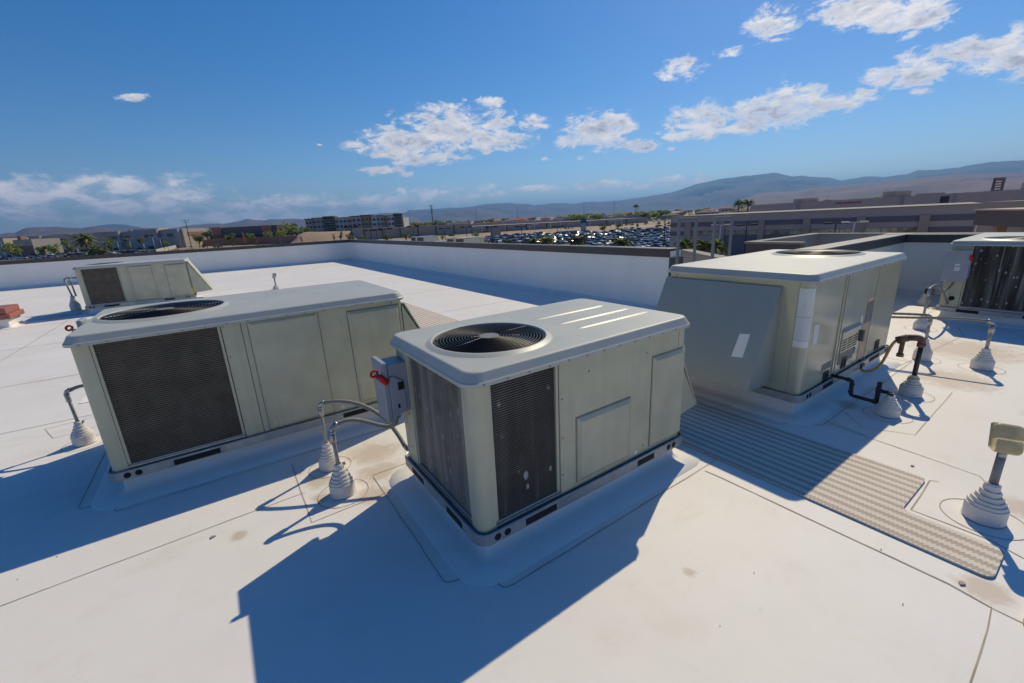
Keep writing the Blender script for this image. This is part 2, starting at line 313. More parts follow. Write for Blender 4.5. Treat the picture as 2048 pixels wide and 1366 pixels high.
# ------------------------------------------------------------------ mesh builder
class MB:
    def __init__(s): s.v = []; s.f = []; s.m = []; s.sm = []
    def add(s, vs, fs, mi=0, smooth=False):
        o = len(s.v); s.v += [tuple(v) for v in vs]
        for f in fs: s.f.append(tuple(o + i for i in f)); s.m.append(mi); s.sm.append(smooth)
        return s
    def box(s, x0, y0, z0, x1, y1, z1, mi=0):
        vs = [(x0,y0,z0),(x1,y0,z0),(x1,y1,z0),(x0,y1,z0),(x0,y0,z1),(x1,y0,z1),(x1,y1,z1),(x0,y1,z1)]
        return s.add(vs, [(0,3,2,1),(4,5,6,7),(0,1,5,4),(1,2,6,5),(2,3,7,6),(3,0,4,7)], mi)
    def prism(s, pts, z0, z1, mi=0, smooth=False):
        n = len(pts); vs = [(x, y, z0) for x, y in pts] + [(x, y, z1) for x, y in pts]
        s.add(vs, [tuple(range(n - 1, -1, -1)), tuple(range(n, 2 * n))], mi)
        return s.add(vs, [(i, (i + 1) % n, n + (i + 1) % n, n + i) for i in range(n)], mi, smooth)
    def loops(s, loops, closed=True, cap0=False, cap1=False, mi=0, smooth=True):
        n = len(loops[0]); vs = [p for l in loops for p in l]; fs = []
        for k in range(len(loops) - 1):
            for i in range(n if closed else n - 1):
                j = (i + 1) % n; fs.append((k*n+i, k*n+j, (k+1)*n+j, (k+1)*n+i))
        s.add(vs, fs, mi, smooth)
        if cap0: s.add(loops[0], [tuple(range(n - 1, -1, -1))], mi)
        if cap1: s.add(loops[-1], [tuple(range(n))], mi)
        return s
    def lathe(s, prof, n=24, c=(0, 0, 0), mi=0, smooth=True, cap=True):
        ls = [[(c[0] + r * math.cos(2*PI*i/n), c[1] + r * math.sin(2*PI*i/n), c[2] + z) for i in range(n)] for r, z in prof]
        return s.loops(ls, True, cap, cap, mi, smooth)
    def tube(s, pts, r, n=8, mi=0, cap=True, smooth=True):
        pts = [Vector(p) for p in pts]; rs = r if isinstance(r, (list, tuple)) else [r] * len(pts)
        ls = []; prev = None
        for i, p in enumerate(pts):
            a = pts[max(0, i - 1)]; b = pts[min(len(pts) - 1, i + 1)]; t = (b - a).normalized()
            if prev is None:
                prev = Vector((0, 0, 1)) if abs(t.z) < .9 else Vector((1, 0, 0))
            u = (prev - t * prev.dot(t)).normalized(); w = t.cross(u); prev = u
            ls.append([tuple(p + (u * math.cos(2*PI*k/n) + w * math.sin(2*PI*k/n)) * rs[i]) for k in range(n)])
        return s.loops(ls, True, cap, cap, mi, smooth)
    def ring(s, c, R_, r, n=48, k=4, mi=0):
        ls = []
        for i in range(n):
            a = 2*PI*i/n; ls.append([(c[0] + (R_ + r*math.cos(2*PI*j/k)) * math.cos(a), c[1] + (R_ + r*math.cos(2*PI*j/k)) * math.sin(a), c[2] + r*math.sin(2*PI*j/k)) for j in range(k)])
        ls.append(ls[0]); return s.loops(ls, True, False, False, mi, True)
    def build(s, name, mats, parent=None, loc=None, bevel=0, label=None, matrix=None, kind=None, seg=1):
        me = bpy.data.meshes.new(name)
        if matrix is not None: s.v = [tuple(matrix @ Vector(v)) for v in s.v]
        me.from_pydata(s.v, [], s.f)
        mats = mats if isinstance(mats, (list, tuple)) else [mats]
        for m in mats: me.materials.append(MATS[m] if isinstance(m, str) else m)
        me.polygons.foreach_set('material_index', s.m); me.polygons.foreach_set('use_smooth', s.sm)
        bm = bmesh.new(); bm.from_mesh(me)
        bmesh.ops.remove_doubles(bm, verts=bm.verts, dist=1e-5)
        bmesh.ops.recalc_face_normals(bm, faces=bm.faces)
        if bevel:
            es = [e for e in bm.edges if len(e.link_faces) == 2 and e.calc_face_angle(0) > .5]
            bmesh.ops.bevel(bm, geom=es, offset=bevel, segments=seg, profile=.6, affect='EDGES', clamp_overlap=True)
        bm.to_mesh(me); bm.free(); me.update()
        o = bpy.data.objects.new(name, me); COL.objects.link(o)
        if parent is not None: o.parent = parent
        if loc is not None: o.location = loc
        if label: o['label'] = label
        if kind: o['kind'] = kind
        return o
def tag(o, label, cat, group=None):
    o['label'] = label; o['category'] = cat
    if group: o['group'] = group
    return o
def thing(name, loc, label, cat, group=None, rz=0):
    o = bpy.data.objects.new(name, None); o.empty_display_size = .2; COL.objects.link(o); o.location = loc; o.rotation_euler = (0, 0, rz)
    return tag(o, label, cat, group)
def kids(o): return [c for c in bpy.data.objects if c.parent == o]
def dup(root, loc, rz=None, label=None, group=None, scale=None):
    r = root.copy(); COL.objects.link(r); r.location = loc
    if rz is not None: r.rotation_euler = (0, 0, rz)
    if label: r['label'] = label
    if group: r['group'] = group
    if scale: r.scale = scale if isinstance(scale, (tuple, list)) else (scale,) * 3
    for ch in list(root.children):
        c = ch.copy(); COL.objects.link(c); c.parent = r
        for g in list(ch.children):
            d = g.copy(); COL.objects.link(d); d.parent = c
    return r
def rrect(x0, y0, x1, y1, r, z, n=5):
    "rounded rectangle loop, counter-clockwise"
    out = []
    for cx, cy, a0 in ((x1 - r, y0 + r, -PI/2), (x1 - r, y1 - r, 0), (x0 + r, y1 - r, PI/2), (x0 + r, y0 + r, PI)):
        for i in range(n + 1):
            a = a0 + PI/2 * i / n; out.append((cx + r*math.cos(a), cy + r*math.sin(a), z))
    return out
def bez(p0, p1, p2, p3, n=14):
    p0, p1, p2, p3 = map(Vector, (p0, p1, p2, p3)); o = []
    for i in range(n + 1):
        t = i / n; o.append(p0*(1-t)**3 + p1*3*t*(1-t)**2 + p2*3*t*t*(1-t) + p3*t**3)
    return o
# ------------------------------------------------------------------ roof, curbs, parapets (the setting)
def struct(o, kind='structure'):
    o['kind'] = kind; return o
ROOF = [(-34, -16), (11.55, -16), (11.55, 2.73), (6.93, 2.73), (6.93, 27.15), (-34, 27.15)]
GZ = -8.5
rb = MB(); rb.prism(ROOF, -.6, 0); roof = struct(rb.build('roof', 'roof_membrane'))
bw = MB(); bw.prism([(-34.3, -16.3), (11.9, -16.3), (11.9, 3.0), (7.25, 3.0), (7.25, 27.45), (-34.3, 27.45)], GZ - .5, -.605)
struct(bw.build('building', 'beige_stucco'))

def wall_run(name, pts, thick, h, side, label, fascia=.15, cat='parapet'):
    "white membrane wall with a dark metal coping, following pts; side=+1 puts the thickness on the left of travel"
    t = thing(name, (pts[0][0], pts[0][1], 0), label, cat)
    off = Vector((pts[0][0], pts[0][1]))
    n = len(pts); inner = [Vector(p) for p in pts]; dirs = [(inner[i+1] - inner[i]).normalized() for i in range(n - 1)]
    def offs(d):
        out = []
        for i in range(n):
            ds = [dirs[j] for j in (i - 1, i) if 0 <= j < n - 1]
            nn = [Vector((-q.y, q.x)) * side for q in ds]
            if len(nn) == 1: out.append(inner[i] + nn[0] * d)
            else:
                b = (nn[0] + nn[1]).normalized(); out.append(inner[i] + b * (d / b.dot(nn[0])))
        return out
    def strip(d0, d1, z0, z1, nm, m, ext=0, bevel=0):
        a, b = offs(d0), offs(d1)
        if ext:
            a[0] -= dirs[0]*ext; b[0] -= dirs[0]*ext; a[-1] += dirs[-1]*ext; b[-1] += dirs[-1]*ext
        q = MB(); lp = []
        for i in range(n):
            lp.append([(a[i].x - off.x, a[i].y - off.y, z0), (b[i].x - off.x, b[i].y - off.y, z0), (b[i].x - off.x, b[i].y - off.y, z1), (a[i].x - off.x, a[i].y - off.y, z1)])
        q.loops(lp, True, True, True, 0, False)
        return q.build(nm, m, t, bevel=bevel)
    strip(0, thick, -.02, h, 'wall_face', 'parapet_white')
    # coping in lengths with a joint between them
    a = 0
    for i in range(n - 1):
        ln = (inner[i+1] - inner[i]).length; nseg = max(1, round(ln / 3.6))
        nv = Vector((-dirs[i].y, dirs[i].x)) * side
        for k in range(nseg):
            s0, s1 = k * ln / nseg, (k + 1) * ln / nseg
            g0 = .004 if k else (0 if i == 0 else .045); g1 = .004 if k < nseg - 1 else (0 if i == n - 2 else .045)
            p0 = inner[i] + dirs[i] * (s0 + g0) - off; p1 = inner[i] + dirs[i] * (s1 - g1) - off
            q = MB()
            prof = [(-.022, h - fascia + .035), (-.022, h + .035), (-.012, h + .042), (thick + .018, h + .036), (thick + .022, h + .03), (thick + .022, h - fascia + .035), (thick + .012, h - fascia + .035), (thick + .012, h + .018), (-.012, h + .018), (-.012, h - fascia + .035)]
            ls = [[(p.x + nv.x * d, p.y + nv.y * d, z) for d, z in prof] for p in (p0, p1)]
            q.loops(ls, True, True, True, 0, False); q.build('coping', 'cap_metal', t)
    for i in range(n - 1):
        ln = (inner[i+1] - inner[i]).length; nv = Vector((-dirs[i].y, dirs[i].x)) * side; s_ = 1.5
        while s_ < ln - .3:
            c = inner[i] + dirs[i] * s_ - off; e = dirs[i] * .035; q = MB()
            q.loops([[(p.x - nv.x * d, p.y - nv.y * d, z) for d, z in ((-.004, .10), (.0035, .10), (.0035, h - fascia + .02), (-.004, h - fascia + .02))] for p in (c - e, c + e)], True, True, True, 0, False); q.build('membrane_lap', 'parapet_white', t); s_ += 3.05
    for i in range(1, n - 1):       # mitred corner piece
        a_, b_ = offs(-.023), offs(thick + .023); c = offs(thick / 2)[i] - off
        q = MB(); q.box(min(a_[i].x, b_[i].x) - off.x - .03, min(a_[i].y, b_[i].y) - off.y - .03, h - fascia + .034, max(a_[i].x, b_[i].x) - off.x + .03, max(a_[i].y, b_[i].y) - off.y + .03, h + .043)
        q.build('coping_corner', 'cap_metal', t)
    return t
HP = 1.165
pl = wall_run('parapet', [(-34, 27.15), (6.93, 27.15), (6.93, 4.90)], .32, HP, 1, 'long white parapet with dark metal coping running round the far roof corner')
# dark metal jamb that closes the parapet where the opening starts
j = MB(); j.box(-.03, -.03, 0, .36, 0, HP - .12); j.build('end_cap', 'cap_metal', pl, loc=(6.93 + 34, 4.90 - 27.15, 0))
pr = wall_run('parapet', [(6.93, 2.73), (11.55, 2.73), (11.55, -16)], .32, HP, 1, 'white parapet with dark coping behind the unit at the right edge')
base = MB()
for (a, b, nrm) in (((-34, 27.15), (6.93, 27.15), (0, -1)), ((6.93, 27.15), (6.93, 4.9), (-1, 0)), ((6.93, 2.73), (11.55, 2.73), (0, -1)), ((11.55, 2.73), (11.55, -16), (-1, 0))):
    a, b, nv = Vector(a), Vector(b), Vector(nrm)
    base.loops([[(p.x + nv.x * d, p.y + nv.y * d, z) for d, z in ((-.01, .12), (.004, .11), (.03, .035), (.13, .006), (.13, -.01))] for p in (a, b)], False, False, False, 0, True)
base.build('cove_flashing', 'roof_membrane', roof)

def curb(x0, y0, x1, y1, zb, flare=.16):
    "white membrane-clad curb under a unit, its base flashing sweeping out on to the roof"
    prof = [(-.035, zb), (-.033, zb * .45), (-.028, .032), (-.012, .014), (.02, .0065), (flare, .0045), (flare + .004, -.004)]
    ls = [rrect(x0 - o, y0 - o, x1 + o, y1 + o, max(.02, .03 + o), z, 4) for o, z in prof]
    q = MB(); q.loops(ls, True, False, True, 0, True)
    return q.build('unit_curb', 'roof_membrane', roof)
def ribbon(pts, w=.006, z=.0022, closed=False, name='membrane_seam', m='seam_dirt'):
    "thin dirty lap edge lying on the membrane"
    P = [Vector(p) for p in pts]; n = len(P); q = MB(); L_, R_ = [], []
    for i in range(n):
        a = P[(i - 1) % n] if (closed or i) else P[i]; b = P[(i + 1) % n] if (closed or i < n - 1) else P[i]
        t = (b - a).normalized(); nv = Vector((-t.y, t.x)); ww = w * (.75 + .5 * random.random())
        L_.append((P[i].x + nv.x*ww/2, P[i].y + nv.y*ww/2, z)); R_.append((P[i].x - nv.x*ww/2, P[i].y - nv.y*ww/2, z))
    for i in range(n if closed else n - 1):
        k = (i + 1) % n; q.add([L_[i], R_[i], R_[k], L_[k]], [(0, 1, 2, 3)])
    return q.build(name, m, roof)
def sub(p, q, n=8, wob=.003):
    p, q = Vector(p), Vector(q); n = max(1, min(n, round((q - p).length / .22))); return [p.lerp(q, i / n) + Vector((random.uniform(-wob, wob), random.uniform(-wob, wob))) for i in range(n)]
def poly(*pts, closed=False, n=8, **k):
    out = []
    for i in range(len(pts) - (0 if closed else 1)): out += sub(pts[i], pts[(i + 1) % len(pts)], n)
    if not closed: out.append(Vector(pts[-1]))
    return ribbon(out, closed=closed, **k)
def flash_outline(x0, y0, x1, y1, o=.20, c=.13):
    "edge of the base flashing with the round corner patches lapped over it"
    fx, fy = x0 - .23, y0 - .21
    poly((x0 + .05, fy), (x1 + .20, fy + .005), n=14); poly((x1 + .20, fy), (x1 + .21, y1 + .2), n=8); poly((x1 + .2, y1 + .2), (fx, y1 + .2), n=10); poly((fx + .005, y1 + .18), (fx, y0 + .045), n=8)
    ribbon([Vector(p[:2]) for p in bez((fx, y0 + .045, 0), (fx, y0 + .01, 0), (fx + .02, y0 + .0, 0), (x0 - .084, y0 - .018, 0), 8)])
    ribbon([Vector(p[:2]) for p in bez((x0 - .084, y0 - .018, 0), (x0 - .10, y0 - .075, 0), (x0 - .05, y0 - .115, 0), (x0 - .005, y0 - .121, 0), 9)])
    ribbon([Vector(p[:2]) for p in bez((x0 - .005, y0 - .121, 0), (x0 - .012, y0 - .19, 0), (x0 + .0, fy, 0), (x0 + .06, fy, 0), 8)])

def roof_pad(poly_pts, label):
    q = MB(); q.prism(poly_pts, .003, .014); o = q.build('walkway_mat', 'walkway_rubber'); tag(o, label, 'walkway mat', 'rubber walkway mats'); return o
def rpoly(pts, r=.05, n=4):
    out = []; m = len(pts)
    for i in range(m):
        p0, p, p1 = Vector(pts[i-1]), Vector(pts[i]), Vector(pts[(i+1) % m]); a = p + (p0 - p).normalized()*r; b = p + (p1 - p).normalized()*r
        for k in range(n + 1):
            t = k / n; q = a.lerp(p, t).lerp(p.lerp(b, t), t); out.append((q.x, q.y))
    return out
roof_pad(rpoly([(2.875, .085), (3.19, .085), (3.19, .515), (3.715, .515), (3.70, 10.2), (2.93, 10.2)]), 'long ribbed tan walkway mat running between the roof units')
roof_pad(rpoly([(2.62, -1.4), (2.98, -1.4), (2.98, -.035), (2.62, -.035)]), 'short ribbed walkway mat cut off at the lower right corner')

# ------------------------------------------------------------------ packaged roof units
def tri_mb(pts, th=.006):
    q = MB(); n = len(pts)
    return q
def rooftop_unit(loc, L, W, H, label, rz=0, coil_x=.56, fan=(.40, .46, .36), end_coil='coil_streaked', front_coil='coil_specked', panels=(), ribs=False, hood=None, disconnect=True, disc_z=None,
                 paint='sage_paint', seams=(), lidm='lid_lit_tone', group='packaged rooftop air conditioning units', fins=.0135):
    t = thing('rooftop_unit', loc, label, 'rooftop unit', group, rz)
    ez = .03                                            # rail stands proud of the cabinet
    # base rail
    q = MB()
    prof = [(-.05, .0), (ez, .0), (ez, .066), (ez - .006, .070), (ez - .012, .066), (ez - .012, .054), (-.03, .054)]
    q.loops([rrect(-o, -o, L + o, W + o, .05 + max(o, -.03), z, 6) for o, z in prof], True, False, True, 0, False)
    rail = q.build('base_rail', 'rail_steel', t)
    def slot(x0, x1, face, z0=.008, z1=.052, nm='fork_slot'):
        s = MB()
        if face == 'f': s.box(x0, -ez - .0015, z0, x1, -ez + .01, z1)
        elif face == 'b': s.box(x0, W + ez - .01, z0, x1, W + ez + .0015, z1)
        else: s.box(-ez - .0015, x0, z0, -ez + .01, x1, z1)
        s.build(nm, 'dark_hole', rail)
    def hole(x, face, r=.022):
        s = MB(); n = 12
        ring = [(math.cos(2*PI*i/n) * r, math.sin(2*PI*i/n) * r) for i in range(n)]
        y = -ez - .002 if face == 'f' else W + ez + .002
        s.loops([[(x + a, y, .034 + b) for a, b in ring], [(x + a, y + (.012 if face == 'f' else -.012), .034 + b) for a, b in ring]], True, True, False, 0, False)
        s.build('lifting_hole', 'dark_hole', rail)
    for f in 'fb':
        slot(L * .155, L * .285, f); slot(L * .70, L * .80, f)
        for x in (.085, .15): hole(x, f)
        for x in (L - .19, L - .13): hole(x, f)
    slot(W * .16, W * .34, 's'); slot(W * .66, W * .84, 's')
    for f, y in (('f', -ez - .002), ('b', W + ez + .002)):
        s = MB(); s.box(L * .30, min(y, y + .002), .006, L * .42, max(y, y + .002), .058); s.build('rail_plate', 'galvanised', rail, bevel=.0)
    # corner posts
    zt = H - .058; pw, pr_ = .098, .052
    def post(cx, cy, sx, sy):
        arc = [(pr_ - pr_*math.cos(a), pr_ - pr_*math.sin(a)) for a in [PI/2*i/10 for i in range(11)]]
        pts = [(0.0, pw)] + arc + [(pw, 0.0), (pw, .014), (pr_, .014), (.014, pr_), (.014, pw)]
        pp = [(cx + sx*x, cy + sy*y) for x, y in pts]
        n_ = MB(); n_.prism(pp, .058, zt, 0, False); o = n_.build('corner_post', paint, t)
        for p in o.data.polygons:
            if abs(p.normal.z) < .5: p.use_smooth = True
        m_ = o.modifiers.new('split', 'EDGE_SPLIT'); m_.split_angle = R(35)
        return o
    post(0, 0, 1, 1); post(L, 0, -1, 1); post(0, W, 1, -1); post(L, W, -1, -1)
    # closed part of the cabinet behind the coils
    s = MB(); s.box(coil_x + .02, .02, .056, L - .02, W - .02, zt - .002); s.box(.02, .02, .057, coil_x + .02, W - .02, .075); s.build('cabinet', paint, t)
    # flat side panels
    def panel(x0, x1, face, z0=.062, z1=None, nm='side_panel', proud=0.0, bev=.003, m=paint, lab=None, th=.02):
        z1 = zt if z1 is None else z1; s = MB()
        if face == 'f': s.box(x0, -proud, z0, x1, th - .0, z1)
        elif face == 'b': s.box(x0, W - th, z0, x1, W + proud, z1)
        elif face == 'e': s.box(L - th, x0, z0, L + proud, x1, z1)
        else: s.box(-proud, x0, z0, th, x1, z1)
        return s.build(nm, m, t, bevel=bev, label=lab)
    ed = sorted([coil_x + .012] + [x for x in seams] + [L - pw - .002])
    for a, b in zip(ed[:-1], ed[1:]):
        panel(a + .002, b - .002, 'f'); panel(a + .002, b - .002, 'b')
    panel(pw + .003, W - pw - .003, 'e')
    for (x0, z0, x1, z1) in panels:                      # raised access panels with chamfered rims
        s = MB(); s.box(x0 - .005, -.0022, z0 - .004, x1 + .005, .004, z1 + .006); s.build('panel_gap_line', 'screw_steel', t)  # dark backing plate, added to draw the gap round the panel as an outline
        s = MB(); d = .024
        lo = [(x0, 0, z0), (x1, 0, z0), (x1, 0, z1), (x0, 0, z1)]; c = .028
        hi = [(x0 + c, -d, z0 + c), (x1 - c, -d, z0 + c), (x1 - c, -d, z1 - c), (x0 + c, -d, z1 - c)]
        mid = [(x0 + .003, -d*.35, z0 + .003), (x1 - .003, -d*.35, z0 + .003), (x1 - .003, -d*.35, z1 - .003), (x0 + .003, -d*.35, z1 - .003)]
        s.loops([[(a, b + .001, c_) for a, b, c_ in lo], mid, hi], True, False, True, 0, False); s.build('access_panel', paint, t, bevel=.004, seg=2)
    # coils with their fins
    def coil(face, a, b, m, z0=.10, z1=None):
        z1 = zt - .012 if z1 is None else z1; s = MB(); f = MB()
        P = (lambda x, y, z: (x, y, z)) if face == 'f' else ((lambda x, y, z: (x, W - y, z)) if face == 'b' else (lambda x, y, z: (y, x, z)))
        def bx(mb, u0, v0, z0_, u1, v1, z1_):
            p0, p1 = P(u0, v0, z0_), P(u1, v1, z1_); mb.box(min(p0[0], p1[0]), min(p0[1], p1[1]), z0_, max(p0[0], p1[0]), max(p0[1], p1[1]), z1_)
        bx(s, a, .030, z0, b, .055, z1); c = s.build('condenser_coil', m, t)
        z = z0 + .004
        while z < z1 - .006:
            bx(f, a + .004, .019, z, b - .004, .0295, z + fins * .55); z += fins
        f.build('coil_fin', m, c, kind='stuff')
        fr = MB(); bx(fr, a - .001, .004, .062, b + .001, .030, z0 - .001); fr.build('coil_sill', 'rail_steel', t); fr = MB(); bx(fr, a, -.006, z0 - .022, b, .010, z0 - .012); fr.build('drip_edge', 'galvanised', t)
        fr = MB(); bx(fr, a - .0, .006, z0, a + .018, .028, z1 + .008); fr.build('coil_frame', paint, t); fr = MB(); bx(fr, b - .018, .006, z0, b, .028, z1 + .008); fr.build('coil_frame', paint, t)
        fr = MB(); bx(fr, a + .02, .012, z1, b - .02, .028, zt); fr.build('coil_header', paint, t)
    coil('f', pw + .002, coil_x + .008, front_coil); panel(pw + .004, coil_x + .010, 'b')
    ey = W - pw - (.13 if disconnect else .002)
    coil('s', pw + .002, ey, end_coil)
    if disconnect: panel(ey + .004, W - pw - .002, 's')
    # lid with the fan opening
    fx, fy, fr_ = fan; N = 6
    o_lip, z_lip0, z_lip1 = .034, H - .072, H - .052
    ls = [rrect(-o, -o, L + o, W + o, .075 + o * .5, z, N) for o, z in ((o_lip - .012, z_lip0), (o_lip, z_lip0), (o_lip, z_lip1), (o_lip - .006, z_lip1 + .006), (.006, H - .006), (0.0, H - .0015), (-.008, H))]
    q = MB(); q.loops(ls, True, False, False, 0, False)
    top = ls[-1]; n = len(top)
    # densify and match by angle round the fan centre
    ring = []
    for i in range(n):
        a, b = top[i], top[(i + 1) % n]; k = max(1, int(math.dist(a, b) / .10))
        for j_ in range(k): ring.append((a[0] + (b[0]-a[0]) * j_/k, a[1] + (b[1]-a[1]) * j_/k, H))
    def circ(rad, z): 
        out = []
        for p in ring:
            an = math.atan2(p[1] - fy, p[0] - fx); out.append((fx + rad*math.cos(an), fy + rad*math.sin(an), z))
        return out
    q.loops([ring, circ(fr_ + .045, H + .0005)], True, False, False, 0, False)
    q.loops([circ(fr_ + .045, H + .0005), circ(fr_ + .035, H + .004), circ(fr_ + .012, H + .018), circ(fr_ + .004, H + .019), circ(fr_, H + .014), circ(fr_ - .004, H - .02)], True, False, False, 0, True)
    lid = q.build('lid', lidm, t)
    if ribs:
        for (rx0, rx1, ry) in ribs:
            s = MB(); K = 8
            secs = []
            for i, x in enumerate((rx0, rx0 + .05, rx1 - .05, rx1)):
                h = .0 if i in (0, 3) else .008; w_ = .012 if i in (0, 3) else .026
                secs.append([(x, ry + w_*u, H + .0006 + h * max(0, 1 - u*u)) for u in [-1 + 2*k/K for k in range(K + 1)]])
            s.loops(secs, False, False, False, 0, True); s.build('lid_rib', lidm, lid)
    # fan well, guard and fan
    q = MB(); q.lathe([(fr_ - .003, H - .012), (fr_ - .006, H - .17), (fr_ + .03, H - .20)], 48, (fx, fy, 0), 0, True, False); q.build('fan_shroud', 'well_grey', t)
    gd = MB(); nr = 15
    for i in range(nr):
        rad = .075 + (fr_ - .012 - .075) * i / (nr - 1); gd.ring((fx, fy, H + .020 - .012 * (rad / fr_) ** 2), rad, .0034, 56, 5)
    gd.lathe([(0, .0225), (.062, .0225), (.066, .019), (.066, .014), (0, .014)], 24, (fx, fy, H), 1, False, False)
    for k in range(8):
        a = 2*PI*k/8 + .2; r1 = fr_ + .006 if k % 2 == 0 else fr_ * .55
        gd.tube([(fx + .06*math.cos(a), fy + .06*math.sin(a), H + .017), (fx + fr_*.55*math.cos(a), fy + fr_*.55*math.sin(a), H + .012), (fx + r1*math.cos(a), fy + r1*math.sin(a), H + .006)], .007 if k % 4 == 0 else .0038, 5)
    gd.build('fan_guard', ['guard_wire', 'guard_hub'], t)
    fb = MB(); zf = H - .125
    fb.lathe([(0, .02), (.06, .02), (.075, .008), (.075, -.05), (0, -.05)], 24, (fx, fy, zf), 0, True, False)
    for k in range(4):
        a0 = PI/2 * k + .5; secs = []
        for i in range(7):
            rr = .07 + (fr_ - .03 - .07) * i / 6; half = .30 + .30 * i / 6
            secs.append([(fx + rr*math.cos(a0 + half*u), fy + rr*math.sin(a0 + half*u), zf + u * (.052 - .012*i/6)) for u in [-1, -.5, 0, .5, 1]])
        fb.loops(secs, False, False, False, 0, True)
    fb.build('fan', 'fan_black', t)
    mo = MB(); mo.lathe([(0, 0), (.07, 0), (.075, -.01), (.075, -.19), (0, -.2)], 20, (fx, fy, zf - .055), 0, True, False)
    for k in range(3):
        a = 2*PI*k/3; mo.tube([(fx + .07*math.cos(a), fy + .07*math.sin(a), zf - .15), (fx + fr_*math.cos(a), fy + fr_*math.sin(a), zf - .06)], .006, 6)
    mo.build('fan_motor', 'fan_grey', t)
    # outside-air hood
    if hood:
        hy0, hy1, hx, hz0, hz1 = hood; s = MB(); th = .008
        A0, A1 = (L + .004, hz1), (L + .022, hz1); T = (L + hx, hz0)
        s.loops([[(L + .004, y, hz1), (L + .03, y, hz1 - .004), (T[0], y, T[1]), (T[0] + .004, y, T[1] - .022), (T[0] - th, y, T[1] - .02), (T[0] - th, y, T[1] - .006), (L + .022, y, hz1 - .014), (L + .004, y, hz1 - .012)] for y in (hy0 - .008, hy1 + .008)], True, True, True, 0, False)
        for y in (hy0, hy1):
            s.prism([(0, 0)], 0, 0) if False else None
            s.loops([[(L + .002, y + d, hz1 - .014), (T[0] - .01, y + d, T[1] - .008), (T[0] - .01, y + d, T[1] - .02), (L + .002, y + d, hz0 - .05)] for d in (-.004, .004)], True, True, True, 0, False)
        hd = s.build('air_hood', 'hood_shade_tone' if paint == 'sage_gloss' else paint, t)
        g_ = MB(); g_.loops([[(L + .02, y, hz0 - .02), (T[0] - .02, y, hz0 - .016)] for y in (hy0 + .006, hy1 - .006)], False, False, False, 0, False); g_.build('hood_screen', 'fan_grey', hd)
    # electrical disconnect with its red handle
    if disconnect:
        bx0 = -.155; y0, y1 = (W - .21, W - .03) if disconnect is True else disconnect; z0, z1 = disc_z or (H * .47, H * .86)
        s = MB(); s.box(bx0 + .03, y0, z0 + .03, .0, y1, z1 - .012); b = s.build('disconnect_box', 'box_grey', t, bevel=.004)
        s = MB(); s.box(bx0 - .012, y0 - .014, z0 - .02, bx0 + .026, y1 + .016, z1 + .012); s.build('box_cover', 'box_grey', b, bevel=.006)
        s = MB(); s.prism([(bx0 + .026, z0), (-.03, z0 + .05), (-.03, z1 - .14), (bx0 + .06, z1 - .09), (bx0 + .026, z1 - .09)], 0, .022); s.v = [(x, y0 - .016 + z, y) for x, y, z in s.v]; s.build('switch_housing', 'box_grey', b, bevel=.004)
        s = MB(); s.box(-.075, y0 - .019, z0 + .20, -.035, y0 - .015, z0 + .255); s.build('lock_slot', 'dark_hole', b); s = MB(); s.box(-.09, y0 - .018, z0 + .075, -.075, y0 - .014, z0 + .105); s.build('lock_slot', 'dark_hole', b)
        s = MB(); hxc = bx0 - .055; zc = z1 - .06
        e0, e1 = Vector((bx0 + .015, y0 - .014, zc - .065)), Vector((hxc, y0 - .016, zc + .012)); ax = (e1 - e0).normalized()
        s.tube([e0, e0 + ax * .012, e0 + ax * .055, e1 - ax * .018], [.019, .024, .022, .017], 10)
        ux = Vector((ax.x, 0, ax.z)); uz = Vector((-ax.z, 0, ax.x)); cc = e1 + ax * .010
        for k in range(12):
            q0, q1 = (cc + ux * (.019 * math.cos(q)) + uz * (.022 * math.sin(q)) for q in (2*PI*k/12, 2*PI*(k+1)/12)); s.tube([q0, q1], .0088, 6)
        s.build('handle', 'red_plastic', b)
        s = MB(); s.tube([((bx0 * .45), (y0 + y1) / 2, z0 + .04), ((bx0 * .45), (y0 + y1) / 2, z0 - .035)], .022, 10); s.build('hub', 'galvanised', b)
    # screws along the lid and the panels: too small and too many to pick out
    s = MB()
    def scr(x, y, z, ax):
        d = .004; 
        if ax == 'f': s.box(x - .004, y - d, z - .004, x + .004, y, z + .004)
        elif ax == 's': s.box(x - d, y - .004, z - .004, x, y + .004, z + .004)
        else: s.box(x - .004, y, z - .004, x + .004, y + d, z + .004)
    k = 0
    while .06 + k * .14 < L: scr(.06 + k*.14, -o_lip, H - .061, 'f'); scr(.06 + k*.14, W + o_lip, H - .061, 'b'); k += 1
    for zz in (.2, .45, .7, .92): scr(coil_x + .03, 0, H * zz, 'f');  scr(L - .12, 0, H * zz, 'f'); scr(0, W - .16, H*zz, 's')
    for x in (.45, .75): scr(L * x, 0, H * .82, 'f'); scr(L * x, 0, H * .13, 'f')
    s.build('screw', 'screw_steel', t, kind='stuff')
    s = MB(); s.lathe([(0, .003), (.016, .003), (.018, 0)], 14, (0, 0, 0), 0, False); s.v = [(L * .705 + x, -z - .0005, .105 + y) for x, y, z in s.v]; s.build('drain_cap', 'sticker_white', t)
    return t
U_C = rooftop_unit((.913, 1.735, .129), 1.791, 1.09, 1.000, 'small sage rooftop unit in the middle with stained coils and three lid ribs', coil_x=.56, fan=(.42, .49, .355),
    panels=[(.702, .105, 1.185, .545), (1.405, .10, 1.765, .775)], ribs=[(.93, 1.66, .70), (.97, 1.70, .47), (.98, 1.71, .29)], hood=(.05, .95, .255, .24, .67), disconnect=True)
curb(.913, 1.735, 2.704, 2.825, .129)
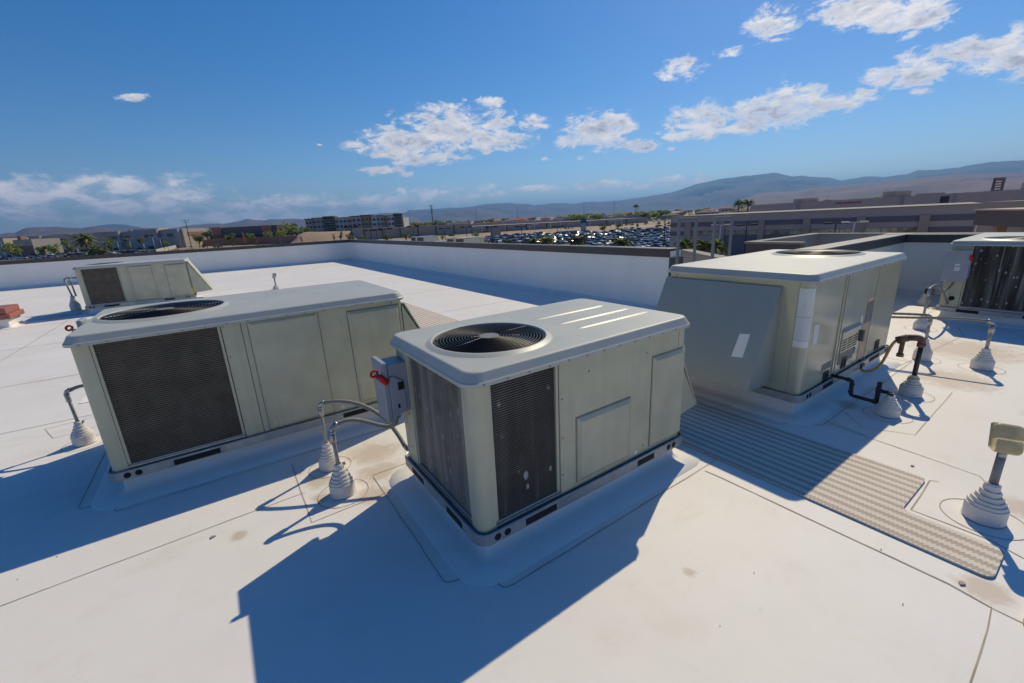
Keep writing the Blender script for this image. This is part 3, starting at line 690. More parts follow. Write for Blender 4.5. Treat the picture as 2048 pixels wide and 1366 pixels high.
U_B = rooftop_unit((-.905, 3.944, .136), 2.319, 1.376, 1.098, 'large sage rooftop unit on the left with a big dark front coil', coil_x=.84, fan=(.49, .69, .42), end_coil='coil_clean', front_coil='coil_clean',
    panels=[(1.03, .075, 1.555, 1.025), (1.80, .11, 2.275, .985)], seams=[.985], hood=(.03, 1.18, .43, .17, .99), disconnect=True, disc_z=(.62, 1.035), fins=.0155)
curb(-.905, 3.944, 1.414, 5.32, .136)
U_A = rooftop_unit((-2.95, 15.363, .133), 2.324, 1.376, 1.087, 'distant sage rooftop unit by the far left parapet with a yellow tag', coil_x=.82, fan=(.49, .69, .42), end_coil='coil_clean', front_coil='coil_clean',
    panels=[(1.03, .075, 1.52, 1.01), (1.80, .11, 2.29, .985)], seams=[.985], hood=(.0, 1.15, .45, .18, 1.03), disconnect=False, fins=.03)
curb(-2.95, 15.363, -.626, 16.739, .133)
s = MB(); s.box(2.22, -.006, .10, 2.315, -.001, .28); s.build('tag', 'tag_yellow', U_A)
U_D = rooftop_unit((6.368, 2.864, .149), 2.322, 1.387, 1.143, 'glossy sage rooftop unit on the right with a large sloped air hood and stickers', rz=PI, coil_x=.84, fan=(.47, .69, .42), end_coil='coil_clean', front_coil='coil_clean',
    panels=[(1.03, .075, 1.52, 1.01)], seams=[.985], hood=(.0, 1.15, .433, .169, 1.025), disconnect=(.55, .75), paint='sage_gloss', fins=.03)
curb(4.046, 1.477, 6.368, 2.864, .149)
U_E = rooftop_unit((9.471, .293, .124), 2.32, 1.376, 1.097, 'rooftop unit at the right edge with a blackened coil and grey switch box', coil_x=.84, fan=(.49, .69, .42), end_coil='coil_black', front_coil='coil_black',
    panels=[(1.03, .075, 1.52, 1.01)], seams=[.985], hood=(.0, 1.15, .45, .18, 1.03), disconnect=(1.12, 1.372), fins=.016)
curb(9.471, .293, 11.79 - .05, 1.669, .124)
s = MB(); s.box(-.172, 1.20, .66, -.168, 1.26, .72); s.box(-.172, 1.205, .735, -.168, 1.26, .765); s.build('warning_sticker', 'sticker_white', U_E)
s = MB(); s.lathe([(0, .003), (.035, .003), (.036, 0)], 16); s.v = [(-z - .001, 1.24 + x, .21 + y) for x, y, z in s.v]; s.build('knockout', 'dark_hole', U_E)

s = MB(); s.tube(bez((-.07, 1.25, .50), (-.08, 1.25, .40), (-.14, 1.30, .34), (-.30, 1.33, .33), 14), .014, 8); s.build('flexible_hose', 'hose_grey', U_E)

# details on the service side of the glossy unit (its own +y side, facing the camera)
LD, WD, HD, XD, ZD = 2.322, 1.387, 1.143, 6.368, .149
def dl(X): return XD - X
def plate(X0, X1, z0, z1, m, nm, d=.003, parent=None, base=.0):
    s = MB(); s.box(dl(X1), WD + base + .0005, z0 - ZD, dl(X0), WD + base + d, z1 - ZD); return s.build(nm, m, parent or U_D, bevel=0)
plate(4.735, 4.765, .22, 1.20, 'sage_gloss', 'panel_trim', .010); plate(4.795, 4.822, .22, 1.20, 'sage_gloss', 'panel_trim', .010)
plate(5.60, 5.62, .22, 1.20, 'sage_gloss', 'panel_trim', .008)
v = plate(4.85, 5.27, .44, .655, 'sage_gloss', 'vent_panel', .016)
for i in range(3):
    for k in range(5):
        s = MB(); x0 = dl(5.245) + i * .132; z0 = .455 - ZD + k * .026
        s.box(x0, WD + .0155, z0, x0 + .115, WD + .0172, z0 + .012); s.build('louvre_slot', 'dark_hole', v)
s = MB(); s.loops([[(x, WD + .0005, .675 - ZD), (x, WD + .035, .66 - ZD), (x, WD + .035, .655 - ZD), (x, WD + .0005, .668 - ZD)] for x in (dl(5.30), dl(4.84))], True, True, True, 0, False); s.build('vent_awning', 'sage_gloss', U_D)
plate(4.87, 5.25, .31, .43, 'sticker_grey', 'data_plate')
plate(5.40, 5.60, .25, .64, 'sticker_ochre', 'instruction_label'); plate(5.43, 5.61, .645, .86, 'sticker_grey', 'instruction_label'); plate(5.44, 5.62, .862, .90, 'sticker_ochre', 'instruction_label')
plate(5.31, 5.36, .62, .74, 'sticker_white', 'small_sticker')
s = MB(); s.box(dl(5.375), WD, .47 - ZD, dl(5.325), WD + .045, .585 - ZD); s.build('door_latch', 'fan_grey', U_D, bevel=.01, seg=2)
s = MB(); s.lathe([(0, .006), (.02, .006), (.022, 0)], 16); s.v = [(dl(5.275) + x, WD + z, .385 - ZD + y * 1.6) for x, y, z in s.v]; s.build('badge', 'screw_steel', U_D)
plate(4.185, 4.285, .655, .84, 'sticker_white', 'paper_sticker')
plate(4.50, 4.70, .335, .40, 'sticker_grey', 'data_plate')
for (xa, zc) in ((4.61, .255), (5.03, .305), (5.97, .295)):
    f = plate(xa - .055, xa + .055, zc - .055, zc + .055, 'pipe_black', 'knockout_frame', .010)
    plate(xa - .038, xa + .038, zc - .040, zc + .036, 'dark_hole', 'knockout', .012, f)
# loose paper sheets stuck round the corner post
def post_paper(z0, z1, da=0.0, w=1.0, m='sticker_white'):
    s = MB(); rows = []
    for z in (z1, (z0 + z1)/2, z0):
        row = []
        for i in range(9):
            a = (PI/2) * (.02 + .98 * i/8 * w); r_ = .052 + .0035
            row.append((LD - .052 + r_*math.sin(a), WD - .052 + r_*math.cos(a), z - ZD))
        row += [(LD + .0035, WD - .07, z - ZD), (LD + .0035, WD - .098, z - ZD)]
        rows.append(row)
    s.loops(rows, False, False, False, 0, True); return s.build('paper_sticker', m, U_D)
post_paper(.93, 1.175); post_paper(.72, .925, 0, .9); post_paper(.655, .715, 0, .8, 'parapet_white')
s = MB(); sl_ = (.433 - .03) / (1.025 - .169)
def on_hood(y, z): return (LD + .03 + (1.025 - .004 - z) * sl_ + .002, y, z + .001)
s.add([on_hood(1.03, .41), on_hood(.93, .40), on_hood(.94, .60), on_hood(1.03, .61)], [(0, 1, 2, 3)]); s.build('faded_sticker', 'parapet_white', U_D)

# ------------------------------------------------------------------ roof penetrations: pipes in stepped rubber boots
def boot_prof(r, h):
    p = [(r * 1.02, .0), (r, .004), (r, h * .395), (r * .95, h * .40)]
    steps = [(.95, .40), (.82, .49), (.68, .60), (.53, .73), (.40, .87)]
    for i, (a, b) in enumerate(steps):
        p += [(r * a, h * b), (r * a * .95, h * (b + .085))]
        if i < len(steps) - 1: p.append((r * steps[i+1][0] * 1.01, h * (b + .088)))
    p += [(r * .30, h), (r * .24, h)]
    return p
def penetration(name, x, y, r, h, label, cat='pipe boot', pipe=None, group='pipes in stepped white rubber boots', sealant=None, flange=True):
    t = thing(name, (x, y, .006), label, cat, group)
    s = MB(); s.lathe(boot_prof(r, h), 28, (0, 0, 0), 0, False, False); s.v = [(vx + (mnoise.noise(Vector((vx * 22 + x * 7, vy * 22, vz * 22))) * .0035), vy + (mnoise.noise(Vector((vx * 22, vy * 22 + y * 5, vz * 22 + 9))) * .0035), vz + (mnoise.noise(Vector((vx * 14 + y * 3, vy * 14, 3))) * .006 if vz > .02 else 0)) for vx, vy, vz in s.v]
    o = s.build('rubber_boot', 'boot_white', t)
    s = MB(); s.lathe([(r * .31, h - .022), (r * .33, h - .018), (r * .33, h - .006), (r * .31, h - .002)], 20, (0, 0, 0), 0, False); s.box(r * .3, -.01, h - .02, r * .3 + .02, .01, h - .004); s.build('clamp', sealant or 'galvanised', t)
    if flange:
        n = 30; pts = [Vector((x + r * 2.0 * math.cos(2*PI*i/n), y + r * 2.0 * math.sin(2*PI*i/n))) for i in range(n)]; ribbon(pts, .005, .0022, True)
    return t
def pipe(t, pts, r, m, nm='pipe', n=10):
    s = MB(); s.tube(pts, r, n); return s.build(nm, m, t)
def elbow(t, p, d0, d1, r, m, nm='elbow'):
    p, d0, d1 = Vector(p), Vector(d0).normalized(), Vector(d1).normalized()
    s = MB(); k = r * 2.2; pts = bez(p - d0 * k, p - d0 * k * .3, p + d1 * k * .3, p + d1 * k, 8); s.tube(pts, r * 1.12, 12)
    s.tube([p - d0 * (k + r * .5), p - d0 * (k - r * .5)], r * 1.35, 12); s.tube([p + d1 * (k - r*.5), p + d1 * (k + r*.5)], r * 1.35, 12)
    return s.build(nm, m, t)
def hose(t, pts, r, m='hose_grey', nm='flexible_hose'):
    "jacketed flexible conduit: a tube with fine corrugation"
    s = MB(); P = []; Rr = []
    for i, p in enumerate(pts): P.append(p); Rr.append(r * (1.0 if i % 2 else .94))
    s.tube(P, Rr, 10); return s.build(nm, m, t)
Z = .006
# two conduits feeding the middle unit
x, y = .455, 3.367
t = penetration('conduit', x, y, .079, .215, 'grey conduit with hose, the rear boot beside the middle unit', 'conduit')
pipe(t, [(0, 0, .18), (.004, 0, .50)], .0125, 'conduit_grey'); s = MB(); s.tube([(.004, 0, .44), (.004, 0, .515)], .0195, 10); s.build('coupling', 'galvanised', t); elbow(t, (.004, 0, .545), (0, 0, 1), (.8, -.5, .1), .015, 'galvanised')
hose(t, bez((.035, -.02, .55), (.26, -.17, .59), (.42, -.32, .46), (.447, -.545, .26), 40), .0165)
elbow(t, (.447, -.565, .235), (0, -.2, -1), (1, -.1, .1), .013, 'galvanised')
x, y = .451, 2.935
t = penetration('conduit', x, y, .086, .235, 'grey conduit with hose, the front boot beside the middle unit', 'conduit')
pipe(t, [(0, 0, .2), (-.006, .0, .48)], .0135, 'conduit_grey'); s = MB(); s.tube([(-.006, 0, .40), (-.006, 0, .485)], .021, 10); s.build('coupling', 'galvanised', t); elbow(t, (-.004, 0, .52), (0, 0, 1), (.95, .1, .25), .0165, 'galvanised')
hose(t, bez((.03, .002, .528), (.17, .03, .57), (.28, -.06, .44), (.36, -.16, .47), 26) + bez((.362, -.163, .473), (.385, -.19, .49), (.392, -.20, .52), (.392, -.20, .56), 8), .0165)
# conduit on the far side of the large left unit
t = penetration('conduit', -1.326, 5.334, .082, .22, 'grey conduit standing left of the large front unit', 'conduit')
pipe(t, [(0, 0, .2), (-.01, .01, .49)], .0135, 'conduit_grey'); s = MB(); s.tube([(-.01, .01, .42), (-.01, .01, .495)], .02, 10); s.build('coupling', 'galvanised', t); elbow(t, (-.01, .01, .525), (0, 0, 1), (1, -.2, .15), .016, 'galvanised')
hose(t, bez((.03, .0, .53), (.18, -.03, .60), (.25, -.10, .50), (.42, -.16, .42), 24), .016)
# conduits near the units on the right
t = penetration('conduit', 6.819, .739, .092, .235, 'grey conduit in the boot nearest the right picture edge, hose trailing left', 'conduit')
pipe(t, [(0, 0, .22), (.01, .0, .47)], .016, 'conduit_grey'); s = MB(); s.tube([(.01, 0, .40), (.01, 0, .50)], .025, 10); s.build('coupling', 'galvanised', t); elbow(t, (.01, 0, .53), (0, 0, 1), (-.3, .9, .1), .018, 'galvanised')
hose(t, bez((.0, .03, .535), (-.1, .5, .56), (-.25, .8, .44), (-.42, 1.2, .55), 40), .0145)
t = penetration('conduit', 6.773, 1.229, .085, .25, 'grey conduit partly hidden behind the rusty gas pipe, hose trailing left', 'conduit')
pipe(t, [(0, 0, .24), (.0, .0, .48)], .015, 'conduit_grey'); s = MB(); s.tube([(0, 0, .42), (0, 0, .50)], .022, 10); s.build('coupling', 'galvanised', t); elbow(t, (0, 0, .53), (0, 0, 1), (-.4, .8, .1), .017, 'galvanised')
hose(t, bez((-.02, .03, .54), (-.12, .35, .54), (-.22, .6, .50), (-.37, .85, .52), 30), .0155)
t = penetration('conduit', 8.467, 1.619, .092, .21, 'conduit riser between the two right units, hose arching to the right unit', 'conduit')
pipe(t, [(0, 0, .19), (.01, 0, .55)], .015, 'conduit_grey'); s = MB(); s.tube([(.01, 0, .48), (.01, 0, .56)], .022, 10); s.build('coupling', 'galvanised', t); elbow(t, (.01, 0, .585), (0, 0, 1), (1, .0, .25), .017, 'galvanised'); hose(t, bez((.05, 0, .595), (.32, .0, .66), (.62, -.01, .58), (1.0, -.05, .236), 30), .0155)
t = penetration('gas_pipe', 10.539, 2.051, .095, .20, 'short black gas pipe behind the right unit', 'gas pipe')
pipe(t, [(0, 0, .15), (0, 0, .30)], .022, 'pipe_black'); pipe(t, [(0, 0, .30), (-.05, -.10, .30), (-.05, -.10, .20)], .018, 'pipe_rust', 'drip_leg'); pipe(t, [(-.05, -.10, .20), (.1, -.34, .20)], .014, 'pipe_rust')
# gas riser at the glossy unit
t = penetration('gas_pipe', 5.388, 1.002, .088, .205, 'black gas riser with rusty elbow and yellow hose at the glossy unit', 'gas pipe', sealant='sealant_yellow')
s = MB(); s.lathe([(.040, .170), (.046, .176), (.040, .186), (.030, .190)], 20, (0, 0, 0)); s.lathe([(.066, .112), (.070, .117), (.060, .122)], 20, (0, 0, 0)); s.build('sealant', 'sealant_yellow', t)
pipe(t, [(0, 0, .18), (.012, 0, .515)], .020, 'pipe_black'); s = MB(); s.tube([(.012, 0, .49), (.012, 0, .525)], .034, 12)
s.tube(bez((.012, 0, .52), (.012, 0, .575), (.0, .03, .58), (-.02, .10, .565), 8), .031, 12); s.tube([(-.02, .10, .565), (-.025, .13, .55), (-.03, .175, .525)], .036, 12); s.build('elbow', 'pipe_rust', t)
s = MB(); s.tube([(-.025, .13, .55), (-.025, .13, .40)], .02, 12); s.tube([(-.025, .13, .40), (-.025, .13, .37)], .029, 12); s.build('drip_leg', 'pipe_rust', t)
hose(t, bez((-.03, .175, .525), (-.04, .24, .46), (.0, .22, .20), (.02, .36, .14), 16) + bez((.021, .365, .139), (.03, .41, .12), (.06, .43, .13), (.09, .475, .17), 8), .0135, 'gas_yellow', 'gas_hose')
s = MB(); s.box(.05, .425, .15, .13, .50, .19); s.tube([(.09, .46, .19), (.09, .46, .23)], .012, 8); s.build('valve', 'pipe_black', t, bevel=.004)
# condensate trap
t = penetration('drain_pipe', 4.712, .995, .086, .185, 'black condensate drain with trap at the near corner of the glossy unit', 'drain pipe')
dx = .03
s = MB(); s.tube([(dx, .47, .235), (dx, .335, .228)], .0165, 10); s.tube(bez((dx, .335, .228), (dx, .30, .226), (dx, .30, .22), (dx, .30, .19), 6), .0165, 10); s.tube([(dx, .30, .19), (dx, .30, .12)], .0165, 10)
s.tube(bez((dx, .30, .12), (dx, .30, .085), (dx, .29, .08), (dx, .25, .08), 6), .0165, 10); s.tube([(dx, .25, .08), (dx, .10, .075)], .0165, 10)
s.tube([(dx, .10, .06), (dx, .10, .27)], .0185, 10); s.tube([(dx, .10, .19), (dx * .5, .02, .195), (0, 0, .195)], .0165, 10); s.tube([(0, 0, .205), (0, 0, .15)], .0175, 10)
s.build('pipe', 'pipe_black', t)
s = MB(); 
for p, q in (((dx, .345, .229), (dx, .322, .2275)), ((dx, .30, .20), (dx, .30, .185)), ((dx, .30, .125), (dx, .30, .11)), ((dx, .10, .17), (dx, .10, .21)), ((dx, .13, .076), (dx, .085, .075))): s.tube([p, q], .0215, 10)
s.build('fitting', 'pipe_black', t)
# far left conduit pair
t = penetration('conduit', -3.391, 16.609, .12, .40, 'pair of grey conduits in a tall white boot beside the distant unit', 'conduit', flange=False)
pipe(t, [(0, 0, .40), (-.05, 0, .86)], .02, 'conduit_grey'); pipe(t, [(.08, 0, .38), (.06, 0, .92)], .02, 'conduit_grey'); pipe(t, [(-.05, 0, .86), (.02, -.02, .90), (.40, -.1, .86)], .02, 'conduit_grey', 'cross_pipe')

# ------------------------------------------------------------------ roof lights on posts
def roof_light(x, y, face, label, boot_r=.092, boot_h=.235, zh=.52, group='flood lights on short posts'):
    t = penetration('flood_light', x, y, boot_r, boot_h, label, 'flood light', group=group)
    pipe(t, [(0, 0, boot_h - .02), (0, 0, zh - .06)], .0205, 'steel_frame', 'post')
    M = Matrix.Translation((0, 0, zh)) @ Matrix.Rotation(face, 4, 'Z') @ Matrix.Rotation(R(-20), 4, 'Y') @ Matrix.Diagonal((.95, .66, .90, 1))
    s = MB()
    ls = []
    for o, d in ((0, .0), (.0, .022), (-.006, .034), (-.022, .041), (-.05, .043)):
        ls.append([(d, a, b) for a, b, _ in rrect(-.098 - o, -.092 - o, .098 + o, .092 + o, .045 + o * .6, 0, 6)])
    s.loops(ls, True, False, True, 0, True); s.build('lens', 'lens_yellow', t, matrix=M)
    s = MB(); s.box(-.075, -.078, -.075, -.001, .078, .093); h = s.build('housing', 'galvanised', t, bevel=.008, matrix=M)
    s = MB(); s.tube([(-.03, 0, -.12), (-.03, 0, -.07)], .026, 10); s.build('bracket', 'galvanised', t, matrix=M)
    return t
roof_light(3.472, .211, R(200), 'flood light with yellowed lens on a stepped boot near the right edge', zh=.52)
roof_light(1.561, 16.24, R(170), 'small distant flood light standing alone on the sunny roof', boot_r=.10, boot_h=.14, zh=.45)

# ------------------------------------------------------------------ red roof hatch on its white curb
t = thing('roof_hatch', (-4.09, 14.38, 0), 'red roof hatch on a white curb at the left picture edge', 'roof hatch')
s = MB(); s.loops([rrect(-2.2 - o, 0 - o, 0 + o, .82 + o, .03 + max(0, o), z, 3) for o, z in ((.12, .004), (.02, .03), (0, .06), (0, .22))], True, False, True, 0, False); s.build('hatch_curb', 'roof_membrane', t)
s = MB(); s.box(-2.27, -.06, .22, .07, .88, .33); s.build('hatch_frame', 'clay_red', t, bevel=.01)
s = MB(); s.box(-2.22, -.02, .33, .02, .86, .47); s.build('hatch_cover', 'clay_red', t, bevel=.02, seg=2)

# ------------------------------------------------------------------ seams, patches
for u in ((.913, 1.735, 2.704, 2.825), (-.905, 3.944, 1.414, 5.32), (4.046, 1.477, 6.368, 2.864), (-2.95, 15.363, -.626, 16.739)): flash_outline(*u)
poly((-14, 3.03), (-1.28, 3.07), (-.06, 3.115), (.225, 3.122), n=30)
poly((2.673, 1.50), (2.68, 1.386), (2.687, .202), (2.66, .056), n=14, w=.009)
poly((2.66, .056), (2.50, .048), (2.13, .040), (-6, -.05), n=24)
poly((2.66, .056), (2.65, -1.6), n=9)
poly((.209, 3.62), (.198, 2.735), (.70, 2.735), n=10)
poly((4.139, 1.25), (4.06, .50), (4.03, .31), (3.96, .27), (3.88, .27), n=8)
poly((4.189, 1.30), (4.139, .984), n=5); poly((4.495, 1.241), (4.275, 1.042), (4.431, .74), (5.75, .77), n=8)
poly((3.25, .483), (3.72, .50), (3.75, .46), n=8); poly((3.245, .483), (3.255, .15), (3.2, .02), n=6)
poly((4.52, 1.32), (5.9, 1.36), n=8); poly((5.9, 1.35), (8.4, 1.15), (8.9, 1.3), n=10)
for yy in (6.2, 8.35, 11.4, 14.3, 17.6, 20.9, 24.0): poly((-20, yy + .05), (2.6, yy), (6.75, yy - .03), n=26, w=.012)
for xx in (-6.3, -3.2): poly((xx, 6.2), (xx + .03, 24), n=10, w=.012)
poly((-1.75, 6.05), (-1.35, 6.12), (-1.2, 5.75), (-1.62, 5.70), closed=True, n=4)
for (cx_, cy_, w_, h_) in ((-1.62, 6.75, .34, .26),):
    q = MB(); q.prism(rpoly([(cx_, cy_), (cx_ + w_, cy_), (cx_ + w_, cy_ + h_), (cx_, cy_ + h_)], .03), .002, .008); q.build('membrane_patch', 'parapet_white', roof)
# small grit and scraps lying on the membrane and the mat
q = MB(); rr = random.Random(3)
for (gx, gy, gr) in [(-.34, 2.98, .018), (3.02, .42, .012), (3.05, .33, .02), (2.98, .20, .012), (2.74, .17, .018), (3.3, .56, .01), (3.17, .11, .012), (3.85, .62, .014), (2.9, .6, .009)] + [(rr.uniform(-3, 5), rr.uniform(-.3, 3.4), rr.uniform(.002, .0045)) for _ in range(22)]:
    n = 6; a0 = rr.random() * 6; pts = [(gx + gr*rr.uniform(.5, 1.3)*math.cos(a0 + 2*PI*i/n), gy + .7*gr*rr.uniform(.5, 1.3)*math.sin(a0 + 2*PI*i/n)) for i in range(n)]; q.prism(pts, .0015, .006 + gr * .12)
q.build('grit', 'seam_dirt', roof, kind='stuff')

# ------------------------------------------------------------------ ladder rails in the opening of the parapet
def hoop(y, label, xa=6.62, xb=7.12, zt=1.71):
    t = thing('ladder_rail', (xa, y, 0), label, 'ladder rail', 'steel rails at the roof ladder')
    s = MB(); s.box(-.022, -.018, .0, .022, .018, zt); s.build('post', 'steel_frame', t)
    s = MB(); s.box(xb - xa - .02, -.016, 0, xb - xa + .02, .016, zt); s.build('post', 'steel_frame', t)
    s = MB(); s.box(-.027, -.02, zt + .001, xb - xa + .024, .02, zt + .035); s.build('top_bar', 'steel_frame', t)
hoop(4.54, 'grey steel ladder rail, the one next to the end of the long parapet'); hoop(3.90, 'grey steel ladder rail, the one farther from the long parapet')
# ------------------------------------------------------------------ the land around: one sheet out to the hills
def TZ(D):
    "ground height at a distance: level beside the building, then a long desert slope"
    z = GZ
    for a, b, s in ((150, 400, .0145), (400, 1100, .0090), (1100, 4200, .0058), (4200, 9000, .0035), (9000, 99999, .001)):
        if D > a: z += (min(D, b) - a) * s
    return z
def wide(px): return 1 + .38 * max(0, min(1.2, (640 - px) / 640))      # the left of the view lies farther off
def FD(px, D): return flat(px) * (D * wide(px))
def zs(px, py, D): return zat(px, py, D * wide(px))
def GP(px, D):
    D = D * wide(px); d = flat(px); return Vector((d.x * D, d.y * D, TZ(D)))
def pix(p):
    d = Vector(p) - Vector((0, 0, CAM_H)); z = d.dot(FW); return 1024 + FPX * d.dot(RT) / z, 683 - FPX * d.dot(UP) / z
mat('desert_soil', (0.36, 0.25, 0.165), .95, var=.16, vscale=.03, dirt=(.36, .29, .22), dscale=.008, damt=.8, coord='Object', vdetail=9)
mat('asphalt', (.13, .125, .12), .9, var=.12, vscale=.2)
mat('concrete_pale', (.34, .31, .27), .9, var=.08, vscale=.3)
mat('pinkish_stucco', (0.55, 0.42, 0.37), .9, var=.06, vscale=.3)
mat('mauve_stucco', (.46, .40, .365), .9, var=.06, vscale=.3)
mat('mauve_dark', (0.165, 0.16, 0.185), .9, var=.06, vscale=.3)
mat('taupe_wall', (0.4, 0.335, 0.285), .9, var=.07, vscale=.2)
mat('tan_wall', (0.47, 0.385, 0.3), .9, var=.08, vscale=.2)
mat('cream_wall', (.52, .45, .36), .9, var=.05, vscale=.3)
mat('rust_wall', (0.36, 0.18, 0.13), .9, var=.08, vscale=.3)
mat('grey_roofing', (.30, .29, .28), .9, var=.08, vscale=.3)
mat('brown_roof', (.15, .095, .07), .9, var=.12, vscale=.5)
mat('red_roof', (0.36, 0.14, 0.1), .9, var=.12, vscale=.5)
mat('ochre_wall', (.34, .24, .12), .9, var=.06, vscale=.3)
mat('grey_wall', (0.44, 0.44, 0.44), .9, var=.06, vscale=.3)
mat('white_wall', (.60, .60, .60), .9, var=.05, vscale=.3)
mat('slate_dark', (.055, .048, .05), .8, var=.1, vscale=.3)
mat('window_glass', (.020, .032, .036), .06, spec=.9, var=.2, vscale=.4)
mat('window_reflections', (.17, .22, .185), .10, spec=1.0, var=.9, vscale=.9)  # pale uneven patches painted in to stand for reflections in the glass
mat('blue_panel', (.02, .09, .25), .5, var=.1)
mat('pole_white', (.80, .80, .80), .5, .1)
mat('pole_black', (.018, .018, .019), .5)
mat('pole_wood', (.08, .06, .045), .9)
mat('flag_orange', (.75, .26, .03), .6, var=.05)
mat('trunk_brown', (.13, .10, .075), .9, var=.25, vscale=3)
def leaf(name, col, rough, var, vscale):
    "leaf: matt, letting part of the sun through"
    m = mat(name, col, rough, var=var, vscale=vscale); N, L = m.node_tree.nodes, m.node_tree.links; P = N['Principled BSDF']
    t = N.new('ShaderNodeBsdfTranslucent'); x = N.new('ShaderNodeMixShader'); x.inputs[0].default_value = .55
    src = P.inputs['Base Color'].links[0].from_socket; L.new(src, t.inputs[0]); L.new(P.outputs[0], x.inputs[1]); L.new(t.outputs[0], x.inputs[2]); L.new(x.outputs[0], N['Material Output'].inputs[0])
leaf('leaf_olive', (.16, .18, .055), .7, var=.35, vscale=1.2)
leaf('leaf_green', (.14, .20, .045), .7, var=.35, vscale=1.2)
leaf('leaf_bright', (.28, .33, .05), .7, var=.3, vscale=1.2)
leaf('leaf_dry', (.17, .125, .07), .8, var=.3, vscale=1.2)
leaf('leaf_palm', (.21, .24, .06), .55, var=.35, vscale=1.5)
mat('kerb_white', (.55, .52, .48), .9, var=.06)

radii = [2, 60, 120, 150, 200, 260, 320, 400, 520, 700, 900, 1100, 1600, 2400, 3400, 4200, 6000, 9000, 14000, 22000]
q = MB(); n = 220
q.loops([[(r*math.cos(2*PI*i/n), r*math.sin(2*PI*i/n), TZ(r)) for i in range(n)] for r in radii], True, False, False, 0, True)
struct(q.build('ground', 'desert_soil'))
def sheet(name, pxs, Ds, m, lift=.06, pad=0):
    "paved or bare area following the slope of the ground"
    q = MB(); ls = [[tuple(GP(px, D) + Vector((0, 0, lift))) for px in pxs] for D in Ds]
    q.loops(ls, False, False, False, 0, False); return struct(q.build(name, m))
def rng_(a, b, n): return [a + (b - a) * i / n for i in range(n + 1)]
sheet('car_park', rng_(930, 1345, 14), [95, 120, 150, 175, 200, 230, 262], 'asphalt', .05)
sheet('car_park', rng_(-160, 352, 14), [240, 260, 280, 300, 322], 'asphalt', .05)
sheet('car_park', rng_(1262, 1480, 8), [420, 460, 500, 560, 640], 'asphalt', .06)
sheet('road', rng_(560, 720, 8), [290, 320, 345, 380, 420], 'concrete_pale', .08)
sheet('path', rng_(1240, 1350, 5), [300, 312, 324], 'concrete_pale', .10)
sheet('road', rng_(980, 1400, 10), [98, 112], 'concrete_pale', .09)

q = MB(); xs_ = rng_(575, 716, 20); rows_ = []
for k in range(9):
    u = k / 8; D_ = 300 + 62 * u; row_ = []
    for x_ in xs_:
        e_ = min(1, max(0, (x_ - 575) / 22), max(0, (716 - x_) / 12)); top_ = zat(x_, 463.5 - (x_ - 650) * .018, 350 * wide(x_)) - TZ(350 * wide(x_))
        p_ = GP(x_, D_); hh_ = max(0, top_) * e_ * math.sin(PI * min(1, u / 1.4)) ; row_.append((p_.x, p_.y, p_.z + hh_ * (1 + .12 * mnoise.noise(p_ * .05)) - (.3 if k in (0,) else 0)))
    rows_.append(row_)
q.loops(rows_, False, False, False, 0, True); struct(q.build('soil_bank', 'desert_soil'))
# ------------------------------------------------------------------ hills and mountains
def hill_mat(name, col, col2):
    m = mat(name, col, .95, var=.25, vscale=.004, dirt=col2, dscale=.0011, damt=.8, vdetail=10); return m
hill_mat('rock_far', (.075, .062, .06), (.05, .046, .046)); hill_mat('rock_mid', (.14, .078, .06), (.25, .14, .095)); hill_mat('rock_low', (.11, .078, .07), (.17, .11, .088))
def hills(name, prof, D, Wd, m, rough, seed, seg=8.0, back=.35):
    prof = sorted(prof); xs = []; x = prof[0][0]
    while x <= prof[-1][0]: xs.append(x); x += seg
    def py(x):
        for (a, b), (c, d) in zip(prof[:-1], prof[1:]):
            if a <= x <= c: return b + (d - b) * (x - a) / max(1e-6, c - a)
        return prof[-1][1]
    rows = []; K = 26
    for k in range(K + 1):
        u = k / K; row = []
        for x in xs:
            cr = zat(x, py(x) + (mnoise.fractal(Vector((x * .045, seed * 3.1, 0)), .8, 2.1, 7) ) * .9, D); g0 = TZ(D - Wd)
            h = max(0, cr - g0)
            if u <= .74:
                s = u / .74; r = D - Wd * (1 - s); f = s ** 1.25
            else:
                s = (u - .74) / .26; r = D + Wd * back * s; f = 1 - .8 * s
            d = flat(x); p = Vector((d.x * r, d.y * r, 0))
            nz = mnoise.hetero_terrain(p * (1 / (Wd * .30)) + Vector((seed, 0, 0)), .9, 2.1, 6, .6) - .6
            rid = mnoise.ridged_multi_fractal(p * (1 / (Wd * .22)) + Vector((seed * 2, 5, 0)), 1.0, 2.1, 7, 1.0, 2.0) - 1.0
            amp = rough * h * (4 * f * (1 - f) if u <= .74 else .08) 
            z = g0 + h * f + amp * (.45 * nz + .40 * rid) + (h * rough * .02 * rid * f)
            if u <= .74: z = min(z, g0 + h * (.25 + .75 * f))
            row.append((p.x, p.y, z - (3 if k == 0 else 0)))
        rows.append(row)
    q = MB(); q.loops(rows, False, False, False, 0, True); return struct(q.build(name, m))
far = [(700,432),(760,427),(813,425.6),(820,420),(860,418),(911,415),(947,413),(970,409),(992,407),(1020,405),(1045,407),(1070,410),(1108,406),(1150,407),(1170,404),(1212,402.7),(1239,401),(1274,395.7),(1293,393),(1345,384),(1387,368.7),(1434,358),(1482,352),(1520,348),(1538,345.5),(1553,347.4),(1576,353),(1600,352),(1623,354.5),(1647,355.4),(1675,361.6),(1713,354.5),(1735,353),(1756,355),(1803,349),(1822,341),(1860,340),(1902,335.6),(1931,329.5),(1969,324),(2016,322),(2048,317.6),(2120,312)]
hills('mountain', far, 12500, 4200, 'rock_far', .75, 3.3, 4)
